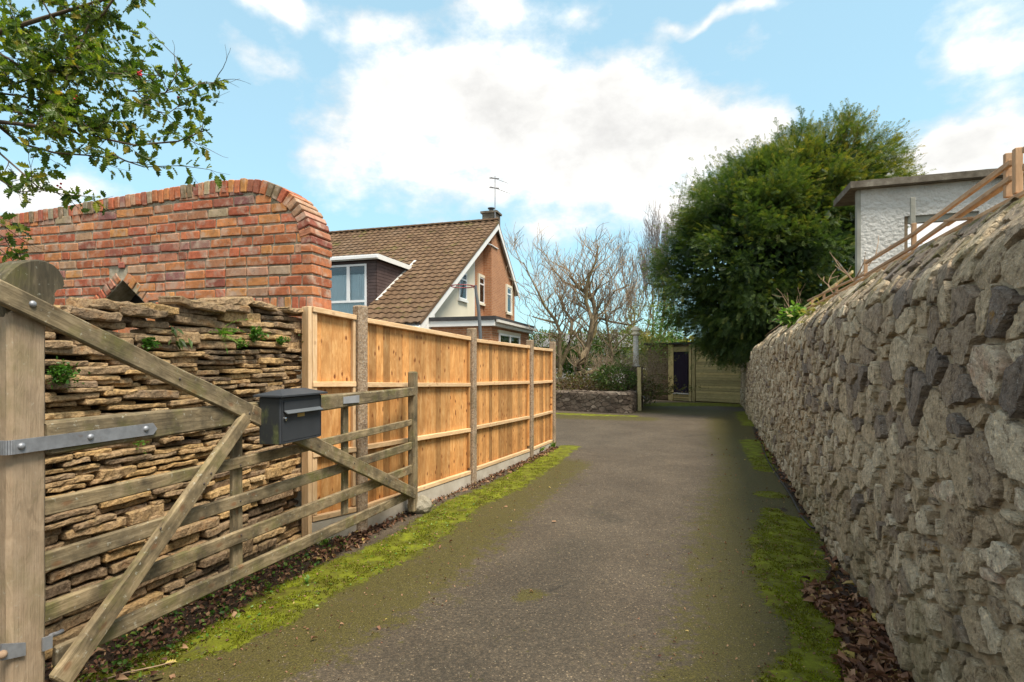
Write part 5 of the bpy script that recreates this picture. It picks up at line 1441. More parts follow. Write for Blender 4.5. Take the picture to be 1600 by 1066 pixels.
def column():
    Y = 19.4; b = px(993.5, 575, Y)
    t = thing('garden_lamp', (b.x, b.y, .0), 'white fluted lamp column rising out of the shrubs', 'lamp post')
    mb = MB(); x, y = b.x, b.y
    mb.box((x-.32, y-.16, 0), (x+.22, y+.30, 1.44)); mb.build('pier', 'dark_stone', t)
    mb = MB(); n = 14
    for r0, z0, r1, z1 in ((.13, 1.44, .13, 1.50), (.10, 1.50, .088, 2.52)):
        V = []
        for z, r in ((z0, r0), (z1, r1)):
            for k in range(2*n):
                q = math.pi*k/n; rr = r*(1 if k % 2 else .9); V.append((x+math.cos(q)*rr, y+math.sin(q)*rr, z))
        mb.add(V, [(k, (k+1) % (2*n), 2*n+(k+1) % (2*n), 2*n+k) for k in range(2*n)]+[tuple(range(2*n, 4*n))])
    mb.build('column', 'white_column', t)
    mb = MB(); mb.tube([(x, y, 2.52), (x, y, 2.56), (x, y, 2.60), (x, y, 2.66), (x, y, 2.72), (x, y, 2.78), (x, y, 2.86)], [.10, .17, .17, .10, .17, .15, .03], 12); mb.build('capital', 'cream_render', t, smooth=False)
column()

# ================================================================ garden building at the end of the drive
def shed():
    A, B = Vector((*g(1014, 623.5), 0)), Vector((*g(1160, 631.5), 0)); A = Vector((A.x, A.y-.2, 0)); d = (B-A).normalized(); n = Vector((d.y, -d.x, 0)); L = (B-A).length
    t = thing('timber_outbuilding', tuple((A+B)/2), 'greened timber outbuilding with narrow dark door at the end of the drive', 'outbuilding')
    def S(x): 
        p = ray(x, 600, A, n); return (p-A).dot(d)
    def at(s, z, o=0): return A+d*s+n*o+UP*z
    H = 2.35; rnd = random.Random(2)
    sd0, sd1, sf0, sf1, sj = S(1052.5), S(1074), S(1045), S(1077), S(1087)
    z = .03
    while z < H:      # right-hand boards
        member('board', at(sj+.02, z+.05, .012), at(L-.06, z+.05+rnd.uniform(-.006, .006), .012), n, .098, .098, .02, 'shed_board', t, .003, 4, .003)
        z += .106
    z = .03
    while z < H:
        member('board', at(-.1, z+.045, .0), at(sf0-.03, z+.045, .0), n, .068, .068, .02, 'dark_board', t, .003, 3, .003)
        z += .094
    for a, b in ((sf1+.005, S(1080.5)), (S(1081.5), sj)):
        member('door_post', at((a+b)/2, 0, .025), at((a+b)/2, H, .025), n, b-a, b-a, .05, 'shed_board', t, .002)
    member('door_post', at((sf0+sd0)/2, 0, .025), at((sf0+sd0)/2, H, .025), n, sd0-sf0, sd0-sf0, .05, 'shed_board', t, .002)
    member('door_head', at(sd0, 2.14, .02), at(sf1, 2.14, .02), n, .2, .2, .04, 'shed_board', t, .002)
    door = None
    nb = 4
    dr = obj('door', mesh('door', *(lambda m: (m.v, m.f))(MB().prism([at(sd0, .33, -.06), at(sf1, .33, -.06), at(sf1, 2.04, -.06), at(sd0, 2.04, -.06)], n*0, n*.03)), mat='purple_door'), t)
    for k in range(5):
        a = sd0+(sd1-sd0)*(k+.5)/5; member('plank', at(a, .36, -.02), at(a, 2.03, -.02), n, (sd1-sd0)/5-.008, (sd1-sd0)/5-.008, .018, 'purple_door', dr, 0, 2, .003)
    member('threshold', at(sd0, .305, .03), at(sf1, .305, .03), n, .05, .05, .08, 'white_column', t, .001)
    for k in range(3): member('riser_board', at(sd0, .05+.09*k, .01), at(sf1, .05+.09*k, .01), n, .075, .075, .02, 'shed_board', t, .002)
    mb = MB(); mb.prism([at(-.1, 0, -.03), at(L-.02, 0, -.03), at(L-.02, H, -.03), at(-.1, H, -.03)], n*0, -n*2.0); mb.build('walls', 'dark_board', t)
    mb = MB(); mb.prism([at(-.25, H, .12), at(L+.1, H, .12), at(L+.1, H+.08, .12), at(-.25, H+.08, .12)], n*0, -n*2.4); mb.build('roof', 'felt', t)
    member('corner_post', at(L-.03, 0, .0), at(L-.03, H, .0), n, .06, .06, .06, 'dark_board', t, .002)
shed()

# ================================================================ roughcast garden room on the right
def room():
    Y = 9.0; A = px(1339, 400, Y); A.z = 2.1
    d = Vector((.95, -.31, 0)).normalized(); n = Vector((d.y, -d.x, 0)) # towards camera
    t = thing('roughcast_outbuilding', tuple(A), 'flat roofed white roughcast building above the stone wall', 'outbuilding')
    def at(s, z, o=0): return A+d*s+n*o+UP*(z-A.z)
    def sx(x, y): 
        p = ray(x, y, A, n); return (p-A).dot(d), p.z
    s_q = sx(1345, 400)[0]; w0, wz1 = sx(1413, 338); _, wz0 = sx(1413, 400); w1 = sx(1530, 330)[0]; zr = sx(1345, 297)[1]; L = 4.6
    wz0 = 2.5
    rs = []
    mb = MB(); th = .12
    def wall(a, b, z0, z1): mb.prism([at(a, z0), at(b, z0), at(b, z1), at(a, z1)], n*0, -n*th)
    wall(s_q, w0, 2.0, zr); wall(w0, w1, wz1, zr); wall(w1, L, 2.0, zr); wall(w0, w1, 2.0, wz0)
    mb.build('wall', 'roughcast', t)
    mb = MB(); mb.prism([at(0, 2.0, .012), at(s_q-.002, 2.0, .012), at(s_q-.002, zr, .012), at(0, zr, .012)], n*0, -n*.12); mb.build('corner_post', 'grey_quoin', t)
    e = .16; zt = zr+.002
    V = [at(-.13, zt, e), at(L+.2, zt, e), at(L+.2, zt, -2.2), at(-.13, zt, -2.2)]
    N = 30; mb = MB(); V = []
    for i in range(N+1):
        s = -.13+(L+.33)*i/N; j = .008*pnoise(Vector((s*7, 0, 0)))
        for o, z in ((e+j, zt+.004*pnoise(Vector((s*9, 1, 1)))), (e+j, zt+.105+.01*pnoise(Vector((s*8, 5, 1)))), (-.9, zt+.11), (-.9, zt)): V.append(at(s, z, o)+(HS*.06 if o < 0 else UP*0))
    mb.add(V, [(i*4+k, (i+1)*4+k, (i+1)*4+(k+1) % 4, i*4+(k+1) % 4) for i in range(N) for k in range(4)]+[(3, 2, 1, 0), (N*4, N*4+1, N*4+2, N*4+3)]); mb.build('roof', 'coping_concrete', t)
    w = member('window_frame', at(w0+.03, wz0, -.08), at(w0+.03, wz1, -.08), n, .06, .06, .08, 'dark_board', t, .001)
    member('lintel', at(w0+.061, wz1-.055, -.08), at(w1, wz1-.055, -.08), n, .11, .11, .08, 'grey_quoin', t, .001)
    # flower box shelf edge beyond, open to the sky behind
    a = sx(1412, 336)
room()

# ================================================================ batten fence on the stone wall
def batten_fence():
    t = thing('batten_fence', (.94+.372*4+.38, 4, 2.2), 'low pinkish batten fence along the top of the stone wall', 'fence')
    off = .385
    def wt(Y, z, o=0): return Vector((.94+.372*Y, Y, 0))-WN*(off+o)+UP*z
    def Yx(x): k = (x-CX)/F; a = .94+off*K; 
    def ray_w(x, y, o=0): return ray(x, y, wt(4, 0, o), WN)
    def mem(name, x0, y0, x1, y1, w, th, o=0, mat='baluster_wood', par=t):
        return member(name, ray_w(x0, y0, o), ray_w(x1, y1, o), WN, w, w, th, mat, par, .0015, None, .003)
    # plate on the coping, two rails, short posts
    mem('base_rail', 1262, 482, 1612, 297, .022, .035)
    mem('rail', 1353, 411, 1432, 363, .026, .02, -.012); mem('rail', 1432, 362, 1580, 254, .028, .02, -.012)
    mem('rail', 1262, 470, 1352, 428, .022, .02, -.012); mem('rail', 1353, 430, 1432, 383, .024, .02, -.012); mem('rail', 1432, 382, 1580, 278, .026, .02, -.012)
    mem('rail', 1480, 352, 1570, 292, .015, .02, .03)
    mem('offcut', 1478, 345, 1516, 341, .014, .025, -.03); mem('offcut', 1303, 458, 1330, 457, .012, .025, -.02)
    mem('rail', 1601, 235, 1640, 207, .028, .02, -.012); mem('rail', 1601, 262, 1640, 235, .03, .02, -.012)
    for x, y0, y1, w in ((1575, 309, 240, .024), (1590, 303, 232, .030), (1428, 396, 349, .020), (1352.5, 440, 406, .018), (1287.5, 474, 456, .018), (1269, 485, 469, .018), (1307, 466, 443, .016)):
        p = ray_w(x, (y0+y1)/2); b, c = ray_w(x, y0), ray_w(x, y1)
        member('post', (p.x, p.y, b.z), (p.x, p.y, c.z), WN, w, w, .03, 'baluster_wood', t, .001, 3, .003)
    p = ray_w(1426, 330, .02); b, c = ray_w(1426, 352, .02), ray_w(1426, 308.5, .02)
    member('slim_board', (p.x, p.y, b.z), (p.x, p.y, c.z), WN, .018, .018, .03, 'grey_quoin', t, 0, 3, .003)
    # older grey run further along
    mem('old_rail', 1253, 483, 1332, 425, .030, .02, .06, 'shed_board'); mem('old_rail', 1262, 488, 1333, 446, .028, .02, .06, 'shed_board')
batten_fence()

# ================================================================ hose along the foot of the wall
def hose():
    t = thing('garden_hose', (2.6, 4.9, 0), 'black hose with pale end running along the foot of the stone wall', 'hose')
    P = [(1172, 640), (1176, 655), (1183, 672), (1190, 695), (1197, 715), (1205, 730), (1216, 748), (1228, 765), (1240, 785), (1252, 808), (1263, 822), (1269, 827)]
    pts = [Vector((*g(x, y), .016)) for x, y in P]
    Q = [(1280, 826, 4.92, .04), (1290, 829, 4.78, .06), (1300, 833, 4.62, .07), (1305, 835, 4.55, .07)]
    def onp(x, y, Y): return px(x, y, Y)
    q = [px(1283, 827, 4.98), px(1293, 828, 4.90), px(1302, 833, 4.78)]
    mb = MB(); A = pts+q; S_ = []
    for i in range(len(A)-1):
        p0, p1, p2, p3 = [A[max(0, min(len(A)-1, k))] for k in (i-1, i, i+1, i+2)]
        for k in range(5):
            u = k/5; S_.append(.5*((2*p1)+(p2-p0)*u+(2*p0-5*p1+4*p2-p3)*u*u+(3*p1-p0-3*p2+p3)*u**3))
    S_.append(A[-1]); mb.tube(S_, .0095, 8); mb.build('black_hose', 'black_hose', t, smooth=True)
    A = [px(1302, 833, 4.78), px(1309, 838, 4.72), px(1315, 848, 4.62), px(1319, 860, 4.52), px(1322, 872, 4.43), px(1324, 886, 4.34)]
    mb = MB(); mb.tube(A, .0125, 8); mb.build('pale_hose', 'pale_hose', t, smooth=True)
    mb = MB(); mb.tube([A[0]-(A[1]-A[0])*.5, A[0], A[0]+(A[1]-A[0])*.6], [.018, .019, .017], 8); mb.build('connector', 'pale_hose', t)
hose()
# ================================================================ yew tree
def yew():
    c0 = Vector((8.4, 17.2, 1.2)); t = thing('yew_tree', tuple(c0), 'big dark evergreen yew tree overhanging the stone wall', 'tree')
    rnd = random.Random(12); rs = np.random.RandomState(12)
    E = [((8.0, 17.2, 4.75), (3.25, 3.2, 3.05), 1.0), ((9.2, 17.2, 6.5), (2.45, 2.5, 2.15), .8), ((7.6, 17.0, 5.9), (2.1, 2.2, 1.85), .45), ((7.5, 17.0, 3.1), (1.75, 2.1, 1.35), .35)]
    out = []; grow(c0, Vector((0, 0, 1)), 2.6, .26, 2, rnd, out, .7, .3, .5, (2, 3), .03, .1, .8)
    twigs(out).build('trunk', 'bark', t, smooth=True)
    P = []; D = []; T = []; SZ = []
    for (c, r, w) in E:
        c = np.array(c); r = np.array(r); nc = int(330*w)
        d = rs.normal(size=(nc, 3)); d /= np.linalg.norm(d, axis=1, keepdims=True)
        for dv in d:
            k = rs.uniform(.74, 1.06)+.10*pnoise(Vector(dv*3)); cc = c+dv*r*k
            # skip clumps buried in another lobe
            if any(np.sum(((cc-np.array(c2))/np.array(r2))**2) < .50 for c2, r2, _ in E if c2 != tuple(c)): continue
            # camera side gets the dense cover
            n = 120 if dv[1] < .45 else 40
            top = cc[2] > 7.6
            cr = rs.uniform(.30, .50)*(.8 if top else 1)
            o = rs.normal(scale=cr*.55, size=(n, 3))*np.array([1, 1, .75])
            if top: n = int(n*.62); o = o[:n]
            dd = np.tile(dv, (n, 1))*.9+o*1.2+np.array([0, 0, .28 if top else (-.10 if cc[2] < 3.0 else .12)])+rs.normal(scale=.5, size=(n, 3))
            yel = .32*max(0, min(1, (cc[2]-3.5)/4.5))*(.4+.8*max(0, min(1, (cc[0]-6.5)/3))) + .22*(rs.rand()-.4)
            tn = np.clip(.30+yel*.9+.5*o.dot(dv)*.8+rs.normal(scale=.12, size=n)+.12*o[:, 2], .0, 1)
            P.append(cc+o); D.append(dd); T.append(tn); SZ.append(rs.uniform(.12, .24, n)*(1 if dv[1] < .35 else 1.5))
    P, D, T, SZ = map(np.concatenate, (P, D, T, SZ))
    Vs, Fs, Ts, off = [], [], [], 0; k = rs.randint(0, 5, len(P))
    for j in range(5):
        m = k == j; tv, tf = spray_t(6, .13, .36, .02+.07*j, j)
        V, Fc, TT = stamp(tv, tf, P[m], basis(D[m], rs.normal(scale=.7, size=m.sum())), SZ[m], T[m]); Vs.append(V); Fs.append(Fc+off); Ts.append(TT); off += len(V)
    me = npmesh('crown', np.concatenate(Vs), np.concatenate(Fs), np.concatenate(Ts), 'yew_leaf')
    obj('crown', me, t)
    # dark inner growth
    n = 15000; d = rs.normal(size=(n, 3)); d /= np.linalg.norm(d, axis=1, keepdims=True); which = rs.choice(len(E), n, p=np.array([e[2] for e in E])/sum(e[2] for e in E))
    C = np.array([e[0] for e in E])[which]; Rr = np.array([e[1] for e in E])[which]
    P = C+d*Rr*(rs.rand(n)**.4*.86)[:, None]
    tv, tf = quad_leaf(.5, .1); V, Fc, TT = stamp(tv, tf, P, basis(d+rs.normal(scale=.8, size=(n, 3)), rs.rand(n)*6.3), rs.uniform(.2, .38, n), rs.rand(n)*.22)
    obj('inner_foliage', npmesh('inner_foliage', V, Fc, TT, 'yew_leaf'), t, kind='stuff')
    # leading shoots standing clear of the top
    out = []
    for _ in range(45):
        a = rnd.random()*6.28; e = E[1]; el_ = rnd.uniform(.35, 1.35)
        dv = Vector((math.cos(a)*math.cos(el_), math.sin(a)*math.cos(el_), math.sin(el_))); p = Vector([e[0][i]+dv[i]*e[1][i]*.9 for i in range(3)])
        q = p+dv*rnd.uniform(.3, .65)+UP*.1; out.append(([p, (p+q)/2+Vector((rnd.gauss(0, .05), 0, 0)), q], .012, .004, 3))
    mb = twigs(out); mb.build('shoots', 'bark', t, kind='stuff')
    P = []; D = []
    for pts, _, _, _ in out:
        for u in np.linspace(.15, 1, 9): 
            p = pts[0].lerp(pts[2], u); P.append(p); D.append((pts[2]-pts[0]).normalized()+Vector((rnd.gauss(0, .7), rnd.gauss(0, .7), rnd.gauss(0, .3))))
    P, D = np.array(P), np.array(D); tv, tf = spray_t(6, .16, .34, .15, 9)
    V, Fc, TT = stamp(tv, tf, P, basis(D), rs.uniform(.14, .26, len(P)), rs.uniform(.15, .6, len(P))); obj('shoot_foliage', npmesh('shoot_foliage', V, Fc, TT, 'yew_leaf'), t, kind='stuff')
yew()

# ================================================================ bare trees and shrubs behind the low wall
def bare_tree(name, stems, label, seed, mat='bark', group=None, tw='twig', **kw):
    rnd = random.Random(seed); out = []
    t = thing(name, tuple(stems[0][0]), label, 'tree', group)
    for p, d, L, r, dep in stems: grow(Vector(p), Vector(d), L, r, dep, rnd, out, **kw)
    big = [q for q in out if q[1] > .022]; small = [q for q in out if q[1] <= .022]
    twigs(big).build('trunk', mat, t, smooth=True); twigs(small).build('twigs', tw, t, kind='stuff'); return t
def hand_limbs(paths, Y):
    out = []
    for pts, r0, r1 in paths:
        P = [px(x, y, Y+dy) for x, y, dy in pts]; out.append((P, r0, r1, 7))
    return out
def magnolia():
    rnd = random.Random(44); Y = 20.0
    t = thing('bare_spreading_tree', tuple(px(902, 590, Y)), 'bare many stemmed tree with crooked limbs behind the low wall', 'tree')
    L = hand_limbs([
        ([(900, 598, 0), (905, 570, 0), (918, 545, .1), (928, 520, .2), (931, 490, .3), (925, 465, .3), (905, 450, .2), (890, 430, 0)], .15, .05),
        ([(918, 545, .1), (925, 500, -.2), (915, 470, -.4), (918, 440, -.5), (930, 410, -.6), (935, 385, -.6)], .09, .03),
        ([(874, 590, .3), (876, 565, .3), (874, 545, .2), (875, 520, .2), (868, 500, 0), (852, 480, -.1), (840, 455, -.2)], .10, .035),
        ([(877, 570, .3), (887, 545, .1), (893, 520, 0), (893, 500, 0), (882, 485, .2), (876, 462, .3)], .09, .03),
        ([(903, 583, 0), (918, 583, .1), (940, 577, .2), (954, 571, .3), (957, 555, .3), (952, 530, .3), (948, 505, .2), (955, 488, .2), (970, 480, .1)], .075, .03),
        ([(948, 506, .2), (945, 480, 0), (960, 455, 0), (985, 445, .2)], .05, .02),
        ([(870, 505, 0), (850, 500, .4), (832, 495, .6)], .05, .02), ([(931, 495, .3), (955, 503, .5), (985, 508, .8), (1005, 498, .9)], .05, .02),
        ([(955, 550, .3), (968, 535, .3), (985, 520, .2)], .04, .015), ([(903, 450, .2), (880, 440, .5), (860, 415, .6)], .05, .02), ([(840, 455, -.2), (828, 432, -.2), (818, 410, -.3)], .035, .015)], Y)
    out = list(L); sub = []
    for P, r0, r1, sd in L:
        n = len(P)
        for i in range(1, n):
            k = 5 if i > n*.4 else 2
            if P[i].z < 2.2: k = 2
            for _ in range(k):
                u = rnd.random(); p = P[i-1].lerp(P[i], u); r = (r0+(r1-r0)*i/n)
                a = rnd.random()*6.28
                d = Vector((math.cos(a)*.8, math.sin(a)*.8, rnd.uniform(.3, 1.3))); Ln = rnd.uniform(.55, 1.15)*(1.0 if P[i].z > 2.5 else .7)
                grow(p, d, Ln, max(.012, r*.4), 2, rnd, sub, .5, .45, .14, (2, 3), .008, .24, .76)
    lim = 6.2
    sub = [q for q in sub if q[0][-1].z < 6.4 and -.3 < q[0][-1].x < 5.2]
    twigs([q for q in out]+[q for q in sub if q[1] > .02]).build('trunk', 'bark', t, smooth=True)
    twigs([q for q in sub if q[1] <= .02]).build('twigs', 'twig', t, kind='stuff')
magnolia()
b = px(1015, 590, 27); b.z = .5
bare_tree('bare_birch_tree', [(b, (-.02, 0, 1), 3.2, .13, 6)], 'tall bare tree with fine greyish twigs left of the yew', 3, 'bark', None, 'twig_grey', spread=.42, upw=.42, seg=.35, kids=(2, 3), minr=.006, wig=.11, shrink=.72)
b = px(985, 590, 31); b.z = .5
bare_tree('bare_ash_tree', [(b, (.02, 0, 1), 3.4, .12, 6)], 'second bare tree with fine twigs, farther back and lower', 8, 'bark', None, 'twig_grey', spread=.42, upw=.42, seg=.35, kids=(2, 3), minr=.007, wig=.11, shrink=.68)
def thicket(name, x, y, Y, n, h, spread, label, seed, mat='twig', rad=.008, base=.5):
    rnd = random.Random(seed); b = px(x, y, Y); b.z = base; out = []
    for _ in range(n):
        a = rnd.random()*6.28; r = rnd.random()*.35
        d = Vector((math.cos(a)*spread*rnd.random(), math.sin(a)*spread*rnd.random(), 1))
        grow(b+Vector((math.cos(a)*r, math.sin(a)*r, 0)), d, h*rnd.uniform(.4, .6), rad*rnd.uniform(.8, 1.6), 3, rnd, out, .6, .12, .22, (2, 4), .0035, .14, .7, .10)
    out = [q for q in out if proj(q[0][-1])[0] < 1046 and proj(q[0][0])[0] < 1046]
    t = thing(name, tuple(b), label, 'shrub'); twigs(out).build('stems', mat, t, kind='stuff'); return t
sh = thicket('twiggy_shrub', 1004, 600, 19.6, 18, 2.0, .85, 'round bare twiggy shrub between the lamp column and dark door', 5, base=.1)
bush('catkins', (px(1014, 545, 19.6)), (.85, .9, 1.1), 2600, .05, 'olive_leaf', parent=sh, kind='stuff', seed=4, shell=.15, tone=(.3, 1))
thicket('bare_shrub', 965, 600, 19.2, 9, 1.5, 1.2, 'small bare shrub beside the low wall just left of the lamp', 6)
thicket('bare_thicket', 850, 600, 21.5, 12, 1.9, 1.2, 'bare thicket of thin stems behind the last fence post', 7)
# evergreens and groundcover in the bed
bush('ivy_groundcover', (2.4, 19.0, .62), (3.6, 1.1, .55), 7000, .11, 'bramble_leaf', 'bramble and ivy spilling over the low wall', 'ground cover', seed=1, kind='stuff', shell=.1, tone=(.1, 1), low=.5)
bush('ivy_patch', px(962, 590, 18.4), (.75, .6, .42), 1500, .10, 'shrub_leaf', 'dark green ivy patch on the low wall near the post', 'shrub', seed=2, tone=(.1, .8))
bush('laurel_bush', px(925, 560, 22.5), (1.5, 1.0, .95), 2600, .17, 'shrub_leaf', 'glossy dark laurel behind the crooked tree trunks', 'shrub', seed=3, tone=(.1, .9))
bush('fern_bush', px(893, 572, 20.9), (.4, .4, .5), 350, .30, 'fresh_leaf', 'bright green fern like plant between the bare trunks', 'shrub', seed=5, tmpl=quad_leaf(.14), up=1.0)
bush('box_bush', px(848, 545, 23), (1.1, 1.0, .8), 2200, .13, 'shrub_leaf', 'rounded green bush seen over the last fence panel', 'shrub', seed=6, tone=(.3, .9))
bush('willow_bush', px(1018, 525, 26), (1.5, 1.4, 2.2), 3600, .15, 'olive_leaf', 'tall yellow green bush behind the twiggy shrub', 'shrub', seed=7, tone=(.1, 1), tmpl=quad_leaf(.25))
bush('golden_bush', px(1043, 515, 23.5), (.8, .8, 1.3), 1500, .13, 'fresh_leaf', 'golden green bush touching the left side of the yew', 'shrub', seed=8, tone=(.3, 1), shell=.3)
bush('privet_bush', px(965, 548, 25), (1.6, 1.2, 1.0), 2400, .14, 'shrub_leaf', 'mid green bush behind the lamp column', 'shrub', seed=9, tone=(.3, 1))
bush('bottom_shrub', px(1012, 612, 20.6), (.45, .4, .35), 420, .12, 'shrub_leaf', 'small dark shrub at the foot of the outbuilding boards', 'shrub', seed=19, tone=(.0, .6))
# far houses and wood
def bungalow():
    Y = 44; t = thing('far_bungalow', (px(900, 560, Y).x, Y, 0), 'pale bungalow with grey roof glimpsed through the bare branches', 'house')
    x0, x1 = px(838, 540, Y).x, px(1005, 540, Y).x; ze, zr = px(900, 540, Y).z, px(900, 517, Y).z
    mb = MB(); mb.box((x0+.3, Y+.4, 0), (x1-.3, Y+7.6, ze)); mb.build('wall', 'far_wall', t)
    mb = MB(); mb.add([(x0, Y, ze-.1), (x1, Y, ze-.1), (x1, Y+4, zr), (x0, Y+4, zr), (x0, Y+8, ze-.1), (x1, Y+8, ze-.1)], [(0, 1, 2, 3), (3, 2, 5, 4), (0, 3, 4), (1, 5, 2)]); mb.build('roof', 'far_roof', t)
    for k in range(4):
        a = x0+1.2+k*2.2; mb = MB(); mb.box((a, Y+.34, 1.2), (a+1.2, Y+.399, 2.4)); w = mb.build('window', 'dark_inside', t)
        mb = MB(); mb.box((a-.06, Y+.30, 1.12), (a+1.26, Y+.339, 1.19)); mb.build('sill', 'white_paint', w)
bungalow()
rs0 = np.random.RandomState(77); n = 26000
P = np.stack([rs0.uniform(-60, 70, n), rs0.uniform(52, 64, n), np.zeros(n)], -1)
hN = np.array([pnoise(Vector((x*.11, y*.05, 3)))*1.6+pnoise(Vector((x*.4, 2, y*.1)))*.9 for x, y, _ in P])
P[:, 2] = rs0.rand(n)**.7*(3.6+hN)
tv, tf = quad_leaf(.7, .1); V, Fc, T = stamp(tv, tf, P, orient(n), rs0.uniform(.5, 1.0, n), rs0.rand(n)*.8)
tag(obj('distant_woodland', npmesh('distant_woodland', V, Fc, T, 'olive_leaf'), kind='stuff'), 'low line of distant trees beyond the gardens', 'trees')

# ================================================================ holly branches overhead
def holly_mesh(seed):
    """wavy spined leaf, length 1"""
    r = random.Random(seed); n = 5; V = [(0, 0, 0)]; Fc = []; mid = []
    for i in range(1, n+1): mid.append((i/n*.96, 0, -.10*(i/n)**2+.02))
    L, Rr = [], []
    for i in range(2*n-1):
        x = .06+.86*i/(2*n-2); w = .27*math.sin(math.pi*min(1, x*.92+.06))**.8
        sp = (i % 2 == 1); ww = w*(1.22 if sp else .70); z = (.09 if sp else -.035)+r.uniform(-.02, .02)-.10*x*x
        L.append((x+(.05 if sp else 0), ww, z+.05)); Rr.append((x+(.05 if sp else 0), -ww, z+.05))
    tip = (1.06, 0, -.13); V = [(0, 0, 0)]+mid+L+Rr+[tip]; M0, L0, R0, TT = 1, 1+n, 1+n+len(L), 1+n+2*len(L)
    def m(i): return 0 if i < 1 else M0+min(n-1, (i-1)//2+0)
    k = len(L)
    Fc = []
    for i in range(k-1):
        a, b = m(i), m(i+1)
        Fc.append((a, L0+i+1, L0+i)); Fc.append((a, R0+i, R0+i+1))
        if a != b: Fc.append((a, b, L0+i+1)); Fc.append((a, R0+i+1, b))
    e = m(k-1); Fc += [(e, TT, L0+k-1), (e, R0+k-1, TT)]
    return V, Fc
def holly():
    t = thing('holly_tree', (-4.3, 3.2, 0), 'holly branches with red berries hanging over the brick wall', 'tree')
    rnd = random.Random(31); k = 400/1066.; Yb = 3.0
    raw = [  # points in the photograph with a depth offset
        ([(-60, 85, .1), (0, 100, 0), (42, 124, 0), (75, 150, 0), (112, 188, 0), (150, 214, -.05), (210, 227, -.1), (278, 221, -.15), (318, 205, -.2)], .012, .003),
        ([(-60, 170, .1), (0, 199, .1), (30, 224, .1), (86, 239, .1), (140, 243, .1), (176, 248, .1)], .009, .003),
        ([(112, 203, 0), (158, 232, 0), (195, 251, 0), (225, 261, 0), (281, 259, -.1)], .006, .002),
        ([(-60, 205, -.1), (0, 240, -.1), (30, 266, -.1), (60, 293, -.1), (98, 304, -.1), (150, 308, -.1)], .006, .002),
        ([(-60, 250, -.1), (0, 281, -.1), (30, 300, -.1), (75, 298, -.1)], .004, .002),
        ([(180, -6, .1), (162, 22, .1), (142, 34, .1), (128, 62, .05), (116, 92, 0), (105, 125, 0)], .006, .009),
        ([(-60, 20, .2), (0, 41, .2), (40, 60, .2), (75, 79, .2), (118, 96, .2), (142, 112, .2), (210, 112, .1)], .008, .003),
        ([(120, 110, .1), (180, 115, .1), (250, 118, .1), (240, 130, .1)], .004, .002), ([(200, 142, 0), (258, 146, 0), (275, 118, 0), (300, 100, 0)], .004, .002),
        ([(60, -10, .2), (85, 35, .2), (120, 58, .2), (160, 62, .2)], .005, .002), ([(15, -10, 0), (18, 40, 0), (40, 80, 0)], .005, .003),
        ([(-40, 60, 0), (40, 108, 0), (75, 112, 0), (95, 106, 0), (160, 98, 0)], .006, .002), ([(-40, 140, 0), (30, 150, 0), (75, 160, 0), (105, 172, 0), (160, 190, 0), (185, 192, 0)], .006, .002),
        ([(210, 142, 0), (240, 172, 0), (262, 178, 0), (280, 165, 0)], .003, .002), ([(-30, 150, -.1), (20, 175, -.1), (60, 180, -.1), (95, 195, -.1)], .005, .002), ([(100, 10, .2), (130, 20, .2), (180, -10, .2), (210, -15, .2)], .004, .002),
        ([(250, 146, 0), (290, 140, 0), (320, 128, 0), (338, 130, 0)], .003, .0015), ([(-30, 350, 0), (8, 372, 0), (20, 395, 0)], .004, .002), ([(-30, 378, 0), (10, 385, 0), (38, 398, 0)], .003, .0015), ([(-20, 340, 0), (6, 352, 0), (14, 368, 0)], .003, .0015)]
    mains = []; leaves = []
    def addleaf(p, d, s=None):
        leaves.append((p, d, s or rnd.uniform(.036, .068)))
    def dress(pts, dens, start=.25):
        n = len(pts)
        for i in range(n-1):
            a, b = pts[i], pts[i+1]; L = (b-a).length; m = max(1, int(L*dens+rnd.random()))
            for j in range(m):
                if (i+j/m)/(n-1) < start: continue
                p = a.lerp(b, rnd.random()); dd = (b-a).normalized(); o = dd.orthogonal(); o.rotate(Matrix.Rotation(rnd.random()*6.28, 3, dd))
                addleaf(p+o*.004, dd*.55+o*.9+Vector((0, 0, -.15)))
    subs = []
    for pts, r0, r1 in raw:
        P = [px(x, y, Yb+dy+.4*math.sin(x*.05+y*.03)*.3) for x, y, dy in pts]; mains.append((P, r0, r1, 7))
        tail = raw.index((pts, r0, r1)) in (3, 4, 17, 18, 19)
        dress(P, 26 if tail else 20, .45)
        for i in range(1, len(P)):
            x, y = pts[i][0], pts[i][1]
            lvl = 4 if x < 150 and y < 200 else 3 if x < 230 else 2
            if tail: lvl = 1
            if y > 215: lvl = min(lvl, 1)
            for _ in range(lvl):
                p = P[i-1].lerp(P[i], rnd.random()); d = (P[i]-P[i-1]).normalized()+Vector((rnd.gauss(.1, .6), rnd.gauss(-.1, .7), rnd.gauss(-.02, .55)))
                o = []; grow(p, d, rnd.uniform(.09, .17), .0028, 1, rnd, o, .7, .05, .04, (1, 2), .0012, .18, .7)
                subs += o
                for q in o: dress(q[0], 56 if lvl >= 3 else 44, .1)
        addleaf(P[-1], (P[-1]-P[-2]))
    # keep the outline of the spray
    def okp(p):
        x, y = proj(p)
        if x > 345: return False
        if y > 285 and x > 165: return False
        if 240 < y < 262 and x < 55: return False
        if y < 60 and x > 232: return False
        if y < 105 and x > 262: return False
        if y > 330 and x > 44: return False
        return True
    leaves = [q for q in leaves if okp(q[0])]
    rnd.shuffle(leaves); L = []
    tm = [holly_mesh(i) for i in range(4)]
    mes = []
    for i, (V, Fc) in enumerate(tm):
        for tone in (.05, .25, .42, .58, .72, .86, .97):
            mes.append(mesh('leaf', V, Fc, 'holly_leaf', False, {'tone': [tone]*len(V)}))
